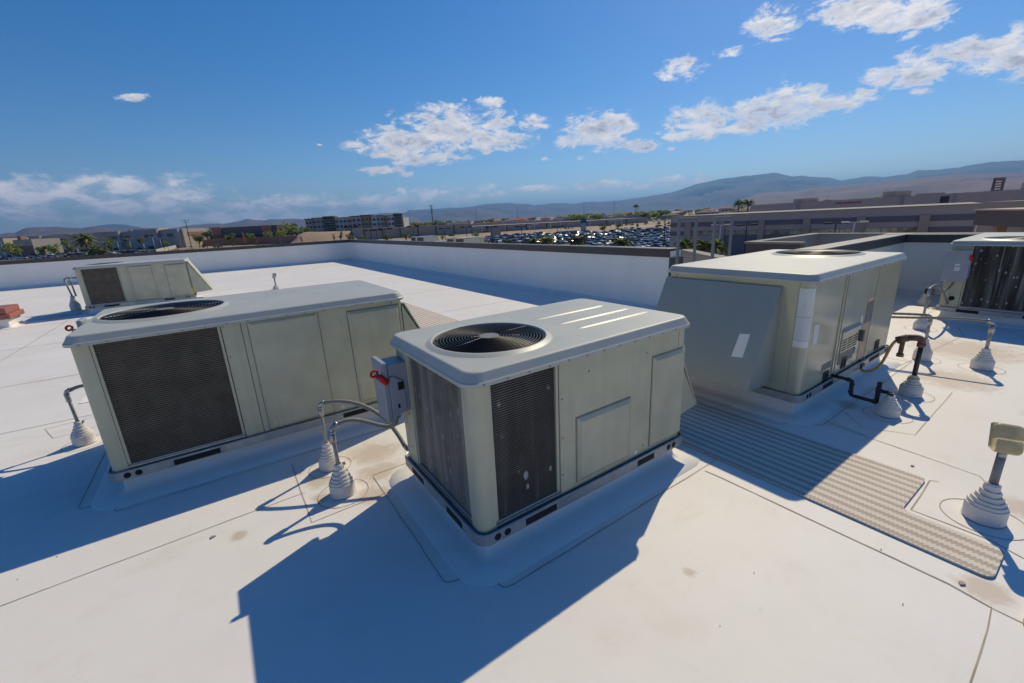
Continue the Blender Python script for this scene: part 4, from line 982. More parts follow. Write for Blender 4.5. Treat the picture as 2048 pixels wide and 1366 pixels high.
mid = [(1478,400),(1498,393),(1515,386),(1545,384),(1590,382),(1614,376.7),(1671,373),(1742,366),(1817,357),(1883,350.7),(1940,347.4),(1990,346),(2048,345),(2120,339)]
hills('hill', mid, 6800, 2600, 'rock_mid', .75, 8.1, 4)
h1 = [(-200,470),(-60,470),(0,468.7),(18,465.6),(39,465),(52,459),(65,454.7),(79,454),(121,453.5),(150,455),(170,455.6),(194,452.6),(212,452.6),(230,457),(262,458),(300,457.5),(340,457),(380,456)]
hills('hill', h1, 6200, 1600, 'rock_low', .45, 1.7, 5)
h2 = [(170,460),(200,451.7),(230,448),(260,449),(272,451.6),(290,455),(330,458)]
hills('mountain', h2, 12500, 2500, 'rock_far', .25, 6.4, 5)
h3 = [(335,458),(357,454.7),(380,451),(393,449.6),(418,447),(454,446.5),(470,444),(484,442),(499,437),(507,437.6),(515,439.6),(530,441),(545,438),(566,438),(584,436.5),(618,438),(680,434),(735,431),(764,425.6),(800,425),(815,431),(840,436)]
hills('hill', h3, 8200, 2200, 'rock_low', .45, 4.9, 5)
h4 = [(872,428),(883,424),(911,418.5),(930,417),(947,414.5),(960,415.5),(975,418.5),(1000,424),(1020,428)]
hills('hill', h4, 8600, 1500, 'rock_low', .30, 9.4, 4)

# ------------------------------------------------------------------ buildings beyond the roof
def block(name, label, cat, pxL, DL, pxR, DR, ztop, depth, m, group=None, zb=None, nm='wall'):
    A, B = FD(pxL, DL), FD(pxR, DR); u = B - A; ln = u.length; ang = math.atan2(u.y, u.x)
    g = min(TZ(DL * wide(pxL)), TZ(DR * wide(pxR))) - .6 if zb is None else zb
    t = thing(name, (A.x, A.y, g), label, cat, group, ang)
    s = MB(); s.box(0, 0, 0, ln, depth, ztop - g); s.build(nm, m, t)
    t['g0'] = g; t['len'] = ln
    return t, ln, g
def pbox(t, x0, y0, z0, x1, y1, z1, m, nm, parent=None, bevel=0):
    s = MB(); s.box(x0, y0, z0 - t['g0'], x1, y1, z1 - t['g0']); return s.build(nm, m, parent or t, bevel=bevel)
def dropkeys(t):
    for k in ('g0', 'len'):
        if k in t: del t[k]
# long parapet boxes of the neighbouring lower roofs seen through the opening
t, ln, g = block('parapet', 'low beige parapet of the neighbouring roof seen behind the steel ladder rails', 'parapet', 1366, 16.5, 1640, 9.6, 0, .3, 'beige_stucco', zb=GZ)
zt_ = zs(1376, 503.5, 16.2)
for ch in t.children: bpy.data.objects.remove(ch)
pbox(t, 0, 0, GZ, ln, .3, zt_, 'beige_stucco', 'wall'); pbox(t, -.03, -.03, zt_ + .002, ln + .03, .33, zt_ + .06, 'concrete_pale', 'coping'); dropkeys(t)
t = thing('roof_enclosure', (13.9, 7.1, 0), 'open-topped brown and beige roof enclosure behind the glossy unit', 'roof enclosure')
ZT = .82
def wb(x0, y0, x1, y1, z0, z1, m, nm):
    s = MB(); s.box(x0 - 13.9, y0 - 7.1, z0, x1 - 13.9, y1 - 7.1, z1); s.build(nm, m, t)
wb(13.9, 5.55, 14.15, 7.1, -8.5, ZT - .02, 'brown_stucco', 'wall'); wb(14.153, 6.85, 18.5, 7.1, -8.5, ZT - .02, 'beige_stucco', 'wall'); wb(18.503, 0.0, 18.75, 7.1, -8.5, ZT - .02, 'beige_stucco', 'wall')
wb(13.86, 5.52, 14.18, 7.14, ZT - .018, ZT + .04, 'concrete_pale', 'coping'); wb(14.182, 6.81, 18.46, 7.14, ZT - .018, ZT + .04, 'concrete_pale', 'coping'); wb(18.462, -.04, 18.8, 7.14, ZT - .018, ZT + .04, 'concrete_pale', 'coping'); wb(14.153, 0, 18.5, 6.847, -1.2, -1.0, 'roof_membrane', 'roof_deck')
# lower roof beyond the long parapet with its own units
q = MB(); q.box(7.6, 14, GZ, 25, 43, -.72); struct(q.build('lower_roof', 'roof_membrane'))
for (px, D, zz, src, lab) in ((906, 34, -.34, U_A, 'hooded rooftop unit beyond the long parapet, the largest one showing above it'), (829, 45, -.36, U_A, 'hooded rooftop unit beyond the long parapet, left of the largest'), (857, 38.5, -.585, U_C, 'low rooftop unit peeping over the long parapet between the two hooded ones'), (776, 43, -.50, U_C, 'low rooftop unit peeping over the long parapet near the roof corner')):
    p = flat(px) * D; o = dup(src, (p.x, p.y, zz), 0, lab, 'rooftop units on the lower roof')
    bx = MB(); bx.box(-.02, -.02, -.73 - zz, 2.2 if src is U_A else 1.8, 1.3 if src is U_A else 1.05, .0); bx.build('unit_curb', 'roof_membrane', o)

# big mauve tilt-up building on the right
DA, DB = 111, 101
ZB = .93
t, ln, g = block('commercial_building', 'long mauve-grey building with a dark band and glass strip on the right', 'building', 1342, DA, 1966, DB, ZB, 45, 'mauve_stucco')
A, B = flat(1342) * DA, flat(1966) * DB
def along(px):
    d = flat(px); u = (B - A).normalized(); m_ = Matrix(((d.x, -u.x), (d.y, -u.y))); s_ = m_.inverted() @ Vector((A.x, A.y)); return s_[1]
p_ = A + (B - A).normalized() * along(1618); DM = p_.length
Z1, Z2, Z3, Z4 = (zs(1618, y_, DM) for y_ in (437.5, 448.0, 458.0, 468.5))
piers = [(1372, 1385), (1441, 1453), (1521, 1533), (1611, 1626), (1719, 1737), (1846, 1868)]
for a, b in piers: pbox(t, along(a), -.35, g, along(b), -.002, Z1 + .02, 'taupe_wall', 'pier')
edges = [1342] + [x for p in piers for x in p] + [1962]
for i in range(0, len(edges), 2):
    x0, x1 = along(edges[i]) + .03, along(edges[i+1]) - .03
    pbox(t, x0, -.06, Z2, x1, -.002, Z1, 'mauve_dark', 'dark_band')
    pbox(t, x0, -.06, g, x1, -.002, Z4 - .01, 'mauve_dark' if i > 2 else 'mauve_stucco', 'plinth')
    if 0 < i < 12:
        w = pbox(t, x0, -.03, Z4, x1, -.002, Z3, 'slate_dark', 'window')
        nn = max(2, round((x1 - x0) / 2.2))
        for k in range(nn): pbox(t, x0 + (x1 - x0) * k / nn + .05, -.05, Z4 + .05, x0 + (x1 - x0) * (k + 1) / nn - .05, -.031, Z3 - .05, 'window_reflections', 'pane', w)
    else: pbox(t, x0, -.06, Z4, x1, -.002, Z3, 'mauve_dark', 'dark_band')
pbox(t, -.1, -.12, ZB + .002, ln + .1, 45, ZB + .12, 'concrete_pale', 'coping'); dropkeys(t)
t, ln, g = block('entrance_canopy', 'olive-brown entrance canopy casting deep shade at the right edge', 'canopy', 1958, 61, 2120, 52, zs(2000, 421, 58), 9, 'brown_stucco', zb=zs(2000, 452, 58), nm='canopy_fascia')
pbox(t, -.15, -.15, t['g0'] + (zs(2000, 421, 58) - t['g0']) + .003, ln + .15, 9.1, zs(2000, 421, 58) + .12, 'cream_wall', 'coping')
for x in (1.0, ln * .5, ln - 1):
    s = MB(); s.box(x, 1, GZ - t['g0'], x + .7, 1.7, -.003); s.build('column', 'taupe_wall', t)
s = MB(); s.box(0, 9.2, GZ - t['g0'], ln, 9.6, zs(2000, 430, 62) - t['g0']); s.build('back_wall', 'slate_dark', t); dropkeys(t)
t, ln, g = block('building_wing', 'cream wing behind the dark canopy at the right', 'building', 1967, 84, 2130, 74, zs(2000, 403, 81), 14, 'tan_wall'); dropkeys(t)
# upper pinkish building
t, ln, g = block('warehouse', 'long pinkish warehouse standing above the mauve building', 'building', 1500, 300, 2028, 236, 4.1, 60, 'pinkish_stucco')
A, B = FD(1500, 300), FD(2028, 236)
for a, b, dz in ((1500, 1592, -1.6), (1592, 1600, .2), (1800, 1806, .5), (1905, 1910, .5)): pbox(t, along(a), -.3, g, along(b), -.002, 4.1 + min(0, dz), 'taupe_wall' if b - a < 20 else 'pinkish_stucco', 'pilaster')
for a, b, h in ((1725, 1752, 4.2), (1790, 1818, 1.4), (1996, 2026, 4.0), (1552, 1574, 3.4)): pbox(t, along(a), 12, 4.1, along(b), 22, 4.1 + h * .6, 'tan_wall', 'roof_house')
for a, b in ((1670, 1684), (1686, 1722)): pbox(t, along(a), -.12, 2.2, along(b), -.004, 3.0, 'red_roof', 'sign_band')
pbox(t, along(1880), -.06, .6, along(1898), -.003, 3.2, 'slate_dark', 'window'); pbox(t, along(2026.5), .5, g, along(2028) + .05, 59, 4.06, 'mauve_stucco', 'end_wall'); dropkeys(t)
t = thing('tower', tuple(GP(1990, 420)), 'rust-red lattice sign tower leaning over the pinkish warehouse', 'tower')
zt0 = zs(1990, 357, 420) - TZ(420); s = MB()
for dx_ in (-1.5, 1.5):
    for dy_ in (-2, 2): s.tube([(dx_, dy_, 0), (dx_, dy_, zt0)], .55, 6)
s.build('leg', 'rust_wall', t); s = MB()
for k in range(12): s.box(-1.7, -2.2, zt0 * k / 12, 1.7, 2.2, zt0 * k / 12 + .7)
s.build('brace', 'rust_wall', t); s = MB(); s.box(-2.0, -2.4, zt0 - .8, 3.2, 2.4, zt0 + .3); s.build('tower_head', 'rust_wall', t)

# long taupe wall of the big stores behind the car park
t, ln, g = block('store_wall', 'long taupe back wall of a store between the apartments and the car park', 'building', 705, 318, 942, 330, 1.3, 40, 'taupe_wall')
A, B = FD(705, 318), FD(942, 330)
for a in range(726, 940, 36): pbox(t, along(a), -.5, g, along(a + 2.2), -.002, 1.1, 'brown_stucco', 'pilaster')
dropkeys(t)
t, ln, g = block('store_wall', 'long brown store wall directly behind the rows of parked cars', 'building', 943, 331, 1296, 395, -.9, 45, 'taupe_wall')
A, B = FD(943, 331), FD(1296, 395)
for a in range(972, 1290, 40): pbox(t, along(a), -.4, g, along(a + 1.8), -.002, -1.1, 'brown_stucco', 'pilaster')
dropkeys(t)
t, ln, g = block('warehouse', 'low purple-grey warehouse rising behind the taupe store wall', 'building', 846, 420, 1302, 520, 1.1, 50, 'mauve_stucco')
A, B = FD(846, 420), FD(1302, 520)
for a, b in ((900, 930), (1010, 1030), (1118, 1144), (1200, 1222)): pbox(t, along(a), 5, 1.1, along(b), 14, 2.6, 'white_wall', 'roof_unit')
dropkeys(t)
# apartments
t, ln, g = block('apartment_block', 'four-storey apartment block with dark flat roofs and mixed grey and ochre fronts', 'apartment building', 616, 392, 808, 372, 8.6, 20, 'grey_wall')
A, B = FD(616, 392), FD(808, 372)
bays = [(616,629,436.6,'taupe_wall','brown_roof',1.2),(629,652,434.3,'grey_wall','red_roof',0),(652,673,431.8,'slate_dark','brown_roof',1.6),(673,697,434.5,'white_wall','grey_roofing',0),(697,708,434.0,'tan_wall','grey_roofing',.9),(708,726,431.6,'grey_wall','brown_roof',1.4),(726,747,429.6,'ochre_wall','brown_roof',.5),(747,756,431.4,'white_wall','grey_roofing',1.0),(756,770,430.6,'grey_wall','brown_roof',.3),(770,778,431,'ochre_wall','grey_roofing',1.3),(778,791,430.6,'white_wall','grey_roofing',.6),(791,807,427.5,'slate_dark','brown_roof',1.6)]
bays = [(a, b, zs((a + b) / 2, y_, 382) - .75, m, rm, d) for a, b, y_, m, rm, d in bays]
for a, b, h, m, rm, d in bays:
    x0, x1 = along(a) + .02, along(b) - .02
    w = pbox(t, x0, -1.0 - d, g, x1, -.003, h, m, 'wall_bay'); pbox(t, x0 - .4, -1.5 - d, h + .003, x1 + .4, 6, h + .75, rm, 'roof_slab')
    for fl in range(4):
        z0 = g + 1.5 + fl * ((h - g - 1.2) / 4); nn = max(1, round((x1 - x0) / 3.2))
        for k in range(nn):
            xa = x0 + (x1 - x0) * (k + .16) / nn; xb = x0 + (x1 - x0) * (k + .84) / nn
            f = pbox(t, xa - .08, -1.04 - d, z0 - .08, xb + .08, -1.001 - d, z0 + 2.15, 'white_wall', 'window', None); pbox(t, xa, -1.07 - d, z0, xb, -1.041 - d, z0 + 2.05, 'window_glass', 'pane', f)
        if d == 0 or d > 1.2:
            pbox(t, x0 + .3, -2.1 - d, z0 - .45, x1 - .3, -1.08 - d, z0 - .30, 'white_wall', 'balcony'); 
dropkeys(t)
OT = zs(200, 466, 326)
# two-storey office on the left, stepped along its length
t, ln, g = block('office_building', 'long two-storey grey office block beyond the left car park', 'building', 63, 338, 366, 318, OT, 24, 'mauve_stucco')
A, B = FD(63, 338), FD(366, 318)
for i, (a, b, wa, wb_) in enumerate(((63, 90, 70, 86), (112, 150, 98, 114), (150, 200, 0, 0), (200, 246, 226, 241), (268, 317, 252, 264), (317, 322, 297, 311), (333, 363, 341, 353))):
    pbox(t, along(a), -2.2, g, along(b), -.003, OT + (.5 if i % 2 else .2), 'mauve_stucco', 'wall_bay')
for wa, wb_, pr_ in ((70, 86, 2.2), (98, 112, 0), (126, 142, 2.2), (160, 176, 2.2), (226, 241, 2.2), (251, 264, 0), (296, 313, 2.2), (341, 353, 2.2)):
    w = pbox(t, along(wa), -pr_ - .06, OT - 4.6, along(wb_), -pr_ - .004, OT - 2.7, 'slate_dark', 'window'); pbox(t, along(wa) + .2, -pr_ - .09, OT - 4.4, along(wb_) - .2, -pr_ - .062, OT - 2.9, 'window_glass', 'pane', w)
    pbox(t, along(wa) + 1, -pr_ - .06, g, along(wb_) - 1, -pr_ - .004, g + 2.6, 'slate_dark', 'entrance')
pbox(t, along(366) + .003, .2, g, along(366) + .5, 20, OT + .2, 'cream_wall', 'end_wall'); pbox(t, along(366) + .51, 4, 2.4, along(366) + .7, 18, OT - 2, 'rust_wall', 'end_panel')
for a, b in ((248, 300), (238, 246)): pbox(t, along(a), 8, OT + .02, along(b), 16, OT + 1.6, 'cream_wall', 'roof_screen')
dropkeys(t)
t, ln, g = block('retail_building', 'cream building with a rust-red base at the far left', 'building', 28, 300, 65, 296, zs(45, 479, 298), 15, 'cream_wall')
pbox(t, .0, -.1, g, ln, -.003, zs(45, 492, 298), 'rust_wall', 'base_course'); pbox(t, 1, 2, zs(45, 479, 298), 4, 5, zs(45, 472, 298), 'ochre_wall', 'turret'); dropkeys(t)
t, ln, g = block('retail_building', 'cream building cut off by the left picture edge', 'building', -60, 300, 10, 298, zs(0, 477, 298), 15, 'cream_wall'); dropkeys(t)
t, ln, g = block('retail_building', 'low shop with a blue awning between the cream buildings', 'building', 10, 312, 28, 312, zs(20, 482, 312), 12, 'grey_wall')
pbox(t, .3, -1.2, zs(20, 487, 312), ln - .3, -.003, zs(20, 484, 312), 'blue_panel', 'awning'); dropkeys(t)
t, ln, g = block('warehouse', 'long warehouse with a red roof far behind the left office block', 'building', -40, 470, 205, 450, zs(100, 474, 460), 30, 'pinkish_stucco')
pbox(t, -.5, -.5, zs(100, 474, 460) + .003, ln + .5, 30, zs(100, 471, 460), 'red_roof', 'roof_slab'); dropkeys(t)
t, ln, g = block('restaurant', 'brown restaurant with rust end towers and a blue canopy line', 'building', 427, 352, 555, 340, zs(490, 453, 345), 16, 'brown_stucco')
A, B = FD(427, 352), FD(555, 340)
pbox(t, along(427) - .2, -1.2, g, along(446), -.003, zs(436, 454.5, 350), 'rust_wall', 'end_tower'); pbox(t, along(528), -1.4, g, along(546), -.003, zs(536, 450.5, 342), 'rust_wall', 'end_tower')
pbox(t, along(428), -3.0, zs(490, 469, 345), along(536), -1.45, zs(490, 467, 345), 'blue_panel', 'canopy'); pbox(t, along(447), -.2, g + .5, along(526), -.004, zs(490, 469.5, 345), 'slate_dark', 'shopfront'); dropkeys(t)
t, ln, g = block('shop_building', 'small pale shop left of the brown restaurant', 'building', 388, 352, 426, 350, zs(405, 456.5, 350), 12, 'tan_wall')
pbox(t, .5, -.06, g + .6, ln - .5, -.003, zs(405, 465, 350), 'slate_dark', 'shopfront'); dropkeys(t)
t, ln, g = block('boundary_wall', 'rust-brown garden wall in front of the brown restaurant', 'wall', 402, 330, 592, 322, zs(500, 475.5, 326), .4, 'rust_wall'); pbox(t, -.1, -.1, zs(500, 475.5, 326) + .003, ln + .1, .5, zs(500, 475.5, 326) + .15, 'tan_wall', 'coping'); dropkeys(t)
t, ln, g = block('boundary_wall', 'low cream wall running to the edge of the left car park', 'wall', 306, 250, 352, 322, 0, .4, 'cream_wall')
for ch in t.children: bpy.data.objects.remove(ch)
s = MB(); s.loops([[(x, 0, z0), (x, .4, z0), (x, .4, z1), (x, 0, z1)] for x, z0, z1 in ((0, 0, TZ(250 * wide(306)) + 2.4 - g), (ln, 0, TZ(322 * wide(352)) + 2.0 - g))], True, True, True, 0, False); s.build('wall', 'cream_wall', t); dropkeys(t)

# blue pylon sign of the car lot
p = GP(1167, 268); t = thing('pylon_sign', tuple(p), 'tall pylon sign with a blue top standing behind the parked cars', 'sign'); t.rotation_euler = (0, 0, math.atan2(flat(1167).y, flat(1167).x) - PI/2)
h = zs(1167, 438, 268) - p.z; hm = zs(1167, 446, 268) - p.z
s = MB(); s.box(-1.6, -.4, 0, 1.6, .4, hm); s.build('sign_post', 'grey_wall', t); s = MB(); s.box(-1.7, -.45, hm + .003, 1.7, .45, h); s.build('sign_face', 'blue_panel', t)
p = GP(990, 205); t = thing('notice_board', tuple(p), 'pale notice board on posts at the left end of the car park', 'sign'); t.rotation_euler = (0, 0, math.atan2(flat(990).y, flat(990).x) - PI/2)
h = zs(990, 452, 205) - p.z
s = MB(); s.box(-2.4, -.1, h - 4.4, 2.4, .1, h); s.build('sign_face', 'tan_wall', t)
for x in (-2.0, 1.9): s = MB(); s.box(x, -.07, 0, x + .14, .07, h - 4.402); s.build('post', 'pole_white', t)
p = GP(485, 322); t = thing('feather_flag', tuple(p), 'orange feather flag by the brown restaurant', 'flag')
s = MB(); s.tube([(0, 0, 0), (0, 0, zs(482, 465, 322) - p.z)], .06, 6); s.build('pole', 'pole_white', t)
hh = zs(482, 465, 322) - p.z; r_ = Vector((flat(485).y, -flat(485).x)); s = MB(); s.loops([[(r_.x*a, r_.y*a, z), (r_.x*b, r_.y*b, z)] for a, b, z in ((0, .7, hh - .1), (0, 1.0, hh * .8), (0, 1.3, hh * .5), (0, 1.9, hh * .22))], False, False, False, 0, False); s.build('banner', 'flag_orange', t)
# ------------------------------------------------------------------ street furniture
def solveD(px, py, hgt, lo=60, hi=900):
    "distance at which something hgt tall standing on the ground has its top at this pixel"
    for _ in range(50):
        m_ = (lo + hi) / 2; e = zs(px, py, m_) - (TZ(m_ * wide(px)) + hgt)
        if e < 0: lo = m_
        else: hi = m_
    return (lo + hi) / 2
ORD = ['first', 'second', 'third', 'fourth', 'fifth', 'sixth', 'seventh', 'eighth', 'ninth', 'tenth', 'eleventh', 'twelfth', 'thirteenth', 'fourteenth', 'fifteenth']
def lamp_mesh(h, m, single=False):
    t = thing('street_lamp', (0, 0, -900), 'x', 'street lamp')
    s = MB(); s.tube([(0, 0, 0), (0, 0, h)], [.13, .085], 8); s.build('pole', m, t)
    s = MB(); s.box(-1.15, -.05, h + .001, 1.15, .05, h + .10); s.build('arm', m, t)
    for x in (-1.25, 1.25): s = MB(); s.box(x - .55, -.28, h - .02, x + .55, .28, h + .22); s.build('lamp_head', m, t, bevel=.04)
    return t
LW = lamp_mesh(8.0, 'pole_white'); LB = lamp_mesh(5.5, 'pole_black')
first = {0: True, 1: True}
def lamp(px, py, kind=0, label=None, group=None, D=None):
    src, h = (LW, 8.0) if kind == 0 else (LB, 5.5)
    D = D or solveD(px, py, h); p = GP(px, D); d = flat(px); rz = math.atan2(d.y, d.x) - PI/2 + random.uniform(-.25, .25)
    sc = (zs(px, py, D) - p.z) / h
    if first[kind]: o = src; first[kind] = False; o.location = p; o.rotation_euler = (0, 0, rz); o['label'] = label; o['group'] = group; o.scale = (1, 1, sc)
    else: o = dup(src, p, rz, label, group, (1, 1, sc))
    return o
for i_, (px, py) in enumerate(((963, 450), (1010, 447.7), (1047.7, 444), (1059, 453), (1068.8, 448.7), (1101, 442), (1121, 439.5), (1134, 447.7), (1162, 442), (1180, 437.5), (1222, 434), (1231, 441.5), (1243.5, 436.5), (1296, 456), (1313, 438))):
    lamp(px, py, 0, 'white twin-arm lamp post of the centre car park, %s from the left' % ORD[i_], 'white lamp posts in the centre car park', D=min(max(solveD(px, py, 8), 125), 300))
for i_, (px, py) in enumerate(sorted(((3, 484), (35, 491), (104, 490), (122, 483), (136, 482), (150, 496), (210, 484), (233, 484), (258, 478), (305, 474), (319, 477), (284, 488)))):
    lamp(px, py, 0, 'white lamp post of the left car park, %s from the left' % ORD[i_], 'white lamp posts in the left car park', D=random.uniform(262, 305))
lamp(1444, 450.5, 0, 'white twin-head lamp post seen between the two ladder rails', 'lamp posts before the mauve building', D=100)
lamp(1716, 445, 0, 'white twin-head lamp post in front of the mauve building right of the fan', 'lamp posts before the mauve building', D=92)
for (px, py, lab) in ((1497, 451, 'slim black post left of the beige enclosure'), (1678, 447.5, 'slim black post before the glass strip of the mauve building')):
    lamp(px, py, 1, lab, 'black posts', D=96)
for i_, (px, py) in enumerate(sorted(((982, 455), (1042, 454), (1115, 453.5), (1210, 452), (1244, 457), (1331, 452), (703, 455), (740, 462), (752, 461), (769, 459), (826, 454), (888, 458), (932, 455)))):
    lamp(px, py, 1, 'slim black lamp post before the store walls and car park, %s from the left' % ORD[i_], 'black lamp posts in the middle distance', D=random.uniform(120, 150))
def upole(px, py, D, label, arms=True, r=.16):
    p = GP(px, D); h = zs(px, py, D) - p.z; t = thing('utility_pole', tuple(p), label, 'utility pole'); t.rotation_euler = (0, 0, math.atan2(flat(px).y, flat(px).x) - PI/2 + .4)
    s = MB(); s.tube([(0, 0, 0), (0, 0, h)], [r, r * .7], 8); s.build('pole', 'pole_wood', t)
    if arms:
        for dz in (.5, 1.7): s = MB(); s.box(-2.2 + dz * .3, -.08, h - dz - .1, 2.2 - dz * .3, .08, h - dz + .1); s.build('crossarm', 'pole_wood', t)
        s = MB()
        for x in (-2, -1, 1, 2): s.box(x - .07, -.07, h - .39, x + .07, .07, h - .1)
        s.build('insulator', 'grey_wall', t)
upole(378, 438.5, 300, 'wooden utility pole with crossarms rising above the left office block', r=.24)
p = GP(866, 520); h = zs(866, 410, 520) - p.z; t = thing('cell_tower', tuple(p), 'slim mobile phone mast right of the apartment block', 'mast')
s = MB(); s.tube([(0, 0, 0), (0, 0, h)], [.9, .55], 8); s.build('mast', 'steel_frame', t); s = MB()
for k in range(3):
    for a in range(3): s.box(1.0*math.cos(a*2.1) - .25, 1.0*math.sin(a*2.1) - .25, h - 2.5 - k*3.4, 1.0*math.cos(a*2.1) + .25, 1.0*math.sin(a*2.1) + .25, h - .2 - k*3.4)
s.build('antenna', 'steel_frame', t)
for px, py, D in ((953, 413, 900), (1035, 411, 900), (1168, 404, 900), (1228, 401, 900), (546, 446, 700)): upole(px, py, D, 'hair-thin distant pole against the hills', False, .32); bpy.data.objects[-1] if False else None
for o in list(COL.objects):
    if o.parent is None and o.get('label') == 'hair-thin distant pole against the hills': o['group'] = 'thin distant poles'

# ------------------------------------------------------------------ plants
def tree_mesh(name, lab, cat, h, w, kinds, seed, n=170, trunk=.35, leaf=.5):
    "trunk with limbs and a crown of leaf clumps spread unevenly through its volume"
    rr = random.Random(seed); t = thing(name, (0, 0, -900), lab, cat)
    s = MB(); th = h * trunk; s.tube([(0, 0, -.3), (.05*h, .02*h, th), (.02*h, 0, h*.75)], [h*.035, h*.026, h*.008], 6)
    for k in range(5):
        a = rr.uniform(0, 2*PI); s.tube([(.04*h, .02*h, th * rr.uniform(.7, 1.1)), (w*.22*math.cos(a), w*.22*math.sin(a), h*.6), (w*.38*math.cos(a), w*.38*math.sin(a), h*rr.uniform(.62, .85))], [h*.018, h*.012, h*.004], 5)
    s.build('trunk', 'trunk_brown', t)
    c = MB(); cl = []
    for k in range(9):
        a = rr.uniform(0, 2*PI); q_ = rr.uniform(.05, .36); cl.append((w*q_*math.cos(a), w*q_*math.sin(a), h*rr.uniform(.45, .86), rr.uniform(.13, .24) * w))
    for i in range(n):
        x, y, z, r_ = rr.choice(cl); d = Vector((rr.gauss(0, 1), rr.gauss(0, 1), rr.gauss(0, .8))).normalized() * r_ * rr.uniform(.45, 1.1)
        p = Vector((x, y, z)) + d; sz = leaf * rr.uniform(.5, 1.25)
        u = Vector((rr.gauss(0, 1), rr.gauss(0, 1), rr.gauss(0, 1))).normalized(); v_ = u.cross(Vector((rr.gauss(0, 1), rr.gauss(0, 1), rr.gauss(0, 1)))).normalized()
        c.add([p - u*sz - v_*sz*.4, p + u*sz*.3 - v_*sz*.7, p + u*sz + v_*sz*.3, p - u*sz*.2 + v_*sz*.75], [(0, 1, 2, 3)], rr.choice([0, 0, 1]))
    c.build('crown', kinds, t); return t
def palm_mesh(lab, h, w, seed, fan=True, m=('leaf_palm', 'leaf_dry')):
    rr = random.Random(seed); t = thing('palm_tree', (0, 0, -900), lab, 'palm tree')
    s = MB(); s.tube([(0, 0, -.3), (.1, 0, h*.5), (.05, .05, h)], [.30, .22, .20], 8); s.build('trunk', 'trunk_brown', t)
    c = MB()
    for k in range(34):
        a = rr.uniform(0, 2*PI); el = rr.uniform(-.9, 1.25); ln = w/2 * rr.uniform(.8, 1.1); dr = rr.uniform(.5, 1.0)
        pts = []
        for i in range(6):
            u = i/5; r_ = ln * u * math.cos(el * .8); pts.append(Vector((r_*math.cos(a), r_*math.sin(a), h + ln * u * math.sin(el) * .8 - dr * ln * .55 * u*u)))
        side = Vector((-math.sin(a), math.cos(a), 0)); mi = 1 if el < -.45 else 0
        for sgn in (-1, 1):
            ls = [[tuple(p), tuple(p + side*sgn*ln*.16*math.sin(PI*min(1, .12 + i/5)) + Vector((0, 0, -.10*ln*math.sin(PI*(.1 + i/6)))))] for i, p in enumerate(pts)]
            c.loops(ls, False, False, False, mi, False)
    c.build('crown', list(m), t); return t
TREES = {}
def zone(px):
    return ('by the apartments' if px < 640 else 'right of the mast' if px < 1000 else 'above the store wall' if px < 1160 else 'right of the blue sign' if px < 1345 else 'above the mauve building' if px < 1500 else 'beyond the pinkish warehouse')
TONE = {'olive': 'dark olive', 'green': 'mid-green', 'bright': 'yellow-green'}
def plant(kind, px, pyc, D, wpx, label, group=None, hh=None):
    "stand a tree so that its crown is at a given height; size from its width"
    src, h0, w0, czf = TREES[kind]; p = GP(px, D); w = wpx / FPX * D * (1.35 if kind.startswith('palm') else .85 if px < 350 else 1.0); sc = w / w0
    top = zs(px, pyc, D) - p.z; czf = 1 if kind.startswith('palm') else czf
    sc = min(sc, max(.3, top / (h0 * czf))) if not kind.startswith('palm') else sc
    if src['label'] == 'x': o = src; o.location = p; o['label'] = label; o.scale = (sc,) * 3; o.rotation_euler = (0, 0, px)
    else: o = dup(src, p, px * 1.37, label, group, (sc, sc, sc))
    ex = top / sc - h0 * czf                       # taller or shorter trunk under the same crown
    if top > 0:
        for ch in o.children:
            if ch.name.startswith('crown'): ch.location.z = ex
            elif ch.name.startswith('trunk'): ch.scale.z = max(.1, (h0 * czf + ex) / (h0 * czf))
    if group: o['group'] = group
    return o
TREES['olive'] = (tree_mesh('desert_tree', 'x', 'tree', 5, 5, ['leaf_olive', 'leaf_green'], 1, 260, leaf=.42), 5, 5, .66)
TREES['green'] = (tree_mesh('leafy_tree', 'x', 'tree', 5, 5, ['leaf_green', 'leaf_bright'], 2, 260, leaf=.42), 5, 5, .66)
TREES['bright'] = (tree_mesh('palo_verde_tree', 'x', 'tree', 5, 5, ['leaf_bright', 'leaf_green'], 3, 240, leaf=.36), 5, 5, .66)
TREES['bush'] = (tree_mesh('bush', 'x', 'bush', 2.4, 3.4, ['leaf_olive', 'leaf_bright'], 4, 200, trunk=.15, leaf=.28), 2.4, 3.4, .62)
TREES['dry'] = (tree_mesh('dry_sapling', 'x', 'sapling', 4, 1.6, ['leaf_dry', 'leaf_olive'], 5, 60, leaf=.20), 4, 1.6, .66)
TREES['palm'] = (palm_mesh('x', 6, 4.6, 6), 6, 4.6, 1)
TREES['palm2'] = (palm_mesh('x', 6, 4.6, 9, m=('leaf_green', 'leaf_palm')), 6, 4.6, 1)
TREES['palmdry'] = (palm_mesh('x', 6, 4.6, 11, m=('leaf_dry', 'leaf_palm')), 6, 4.6, 1)
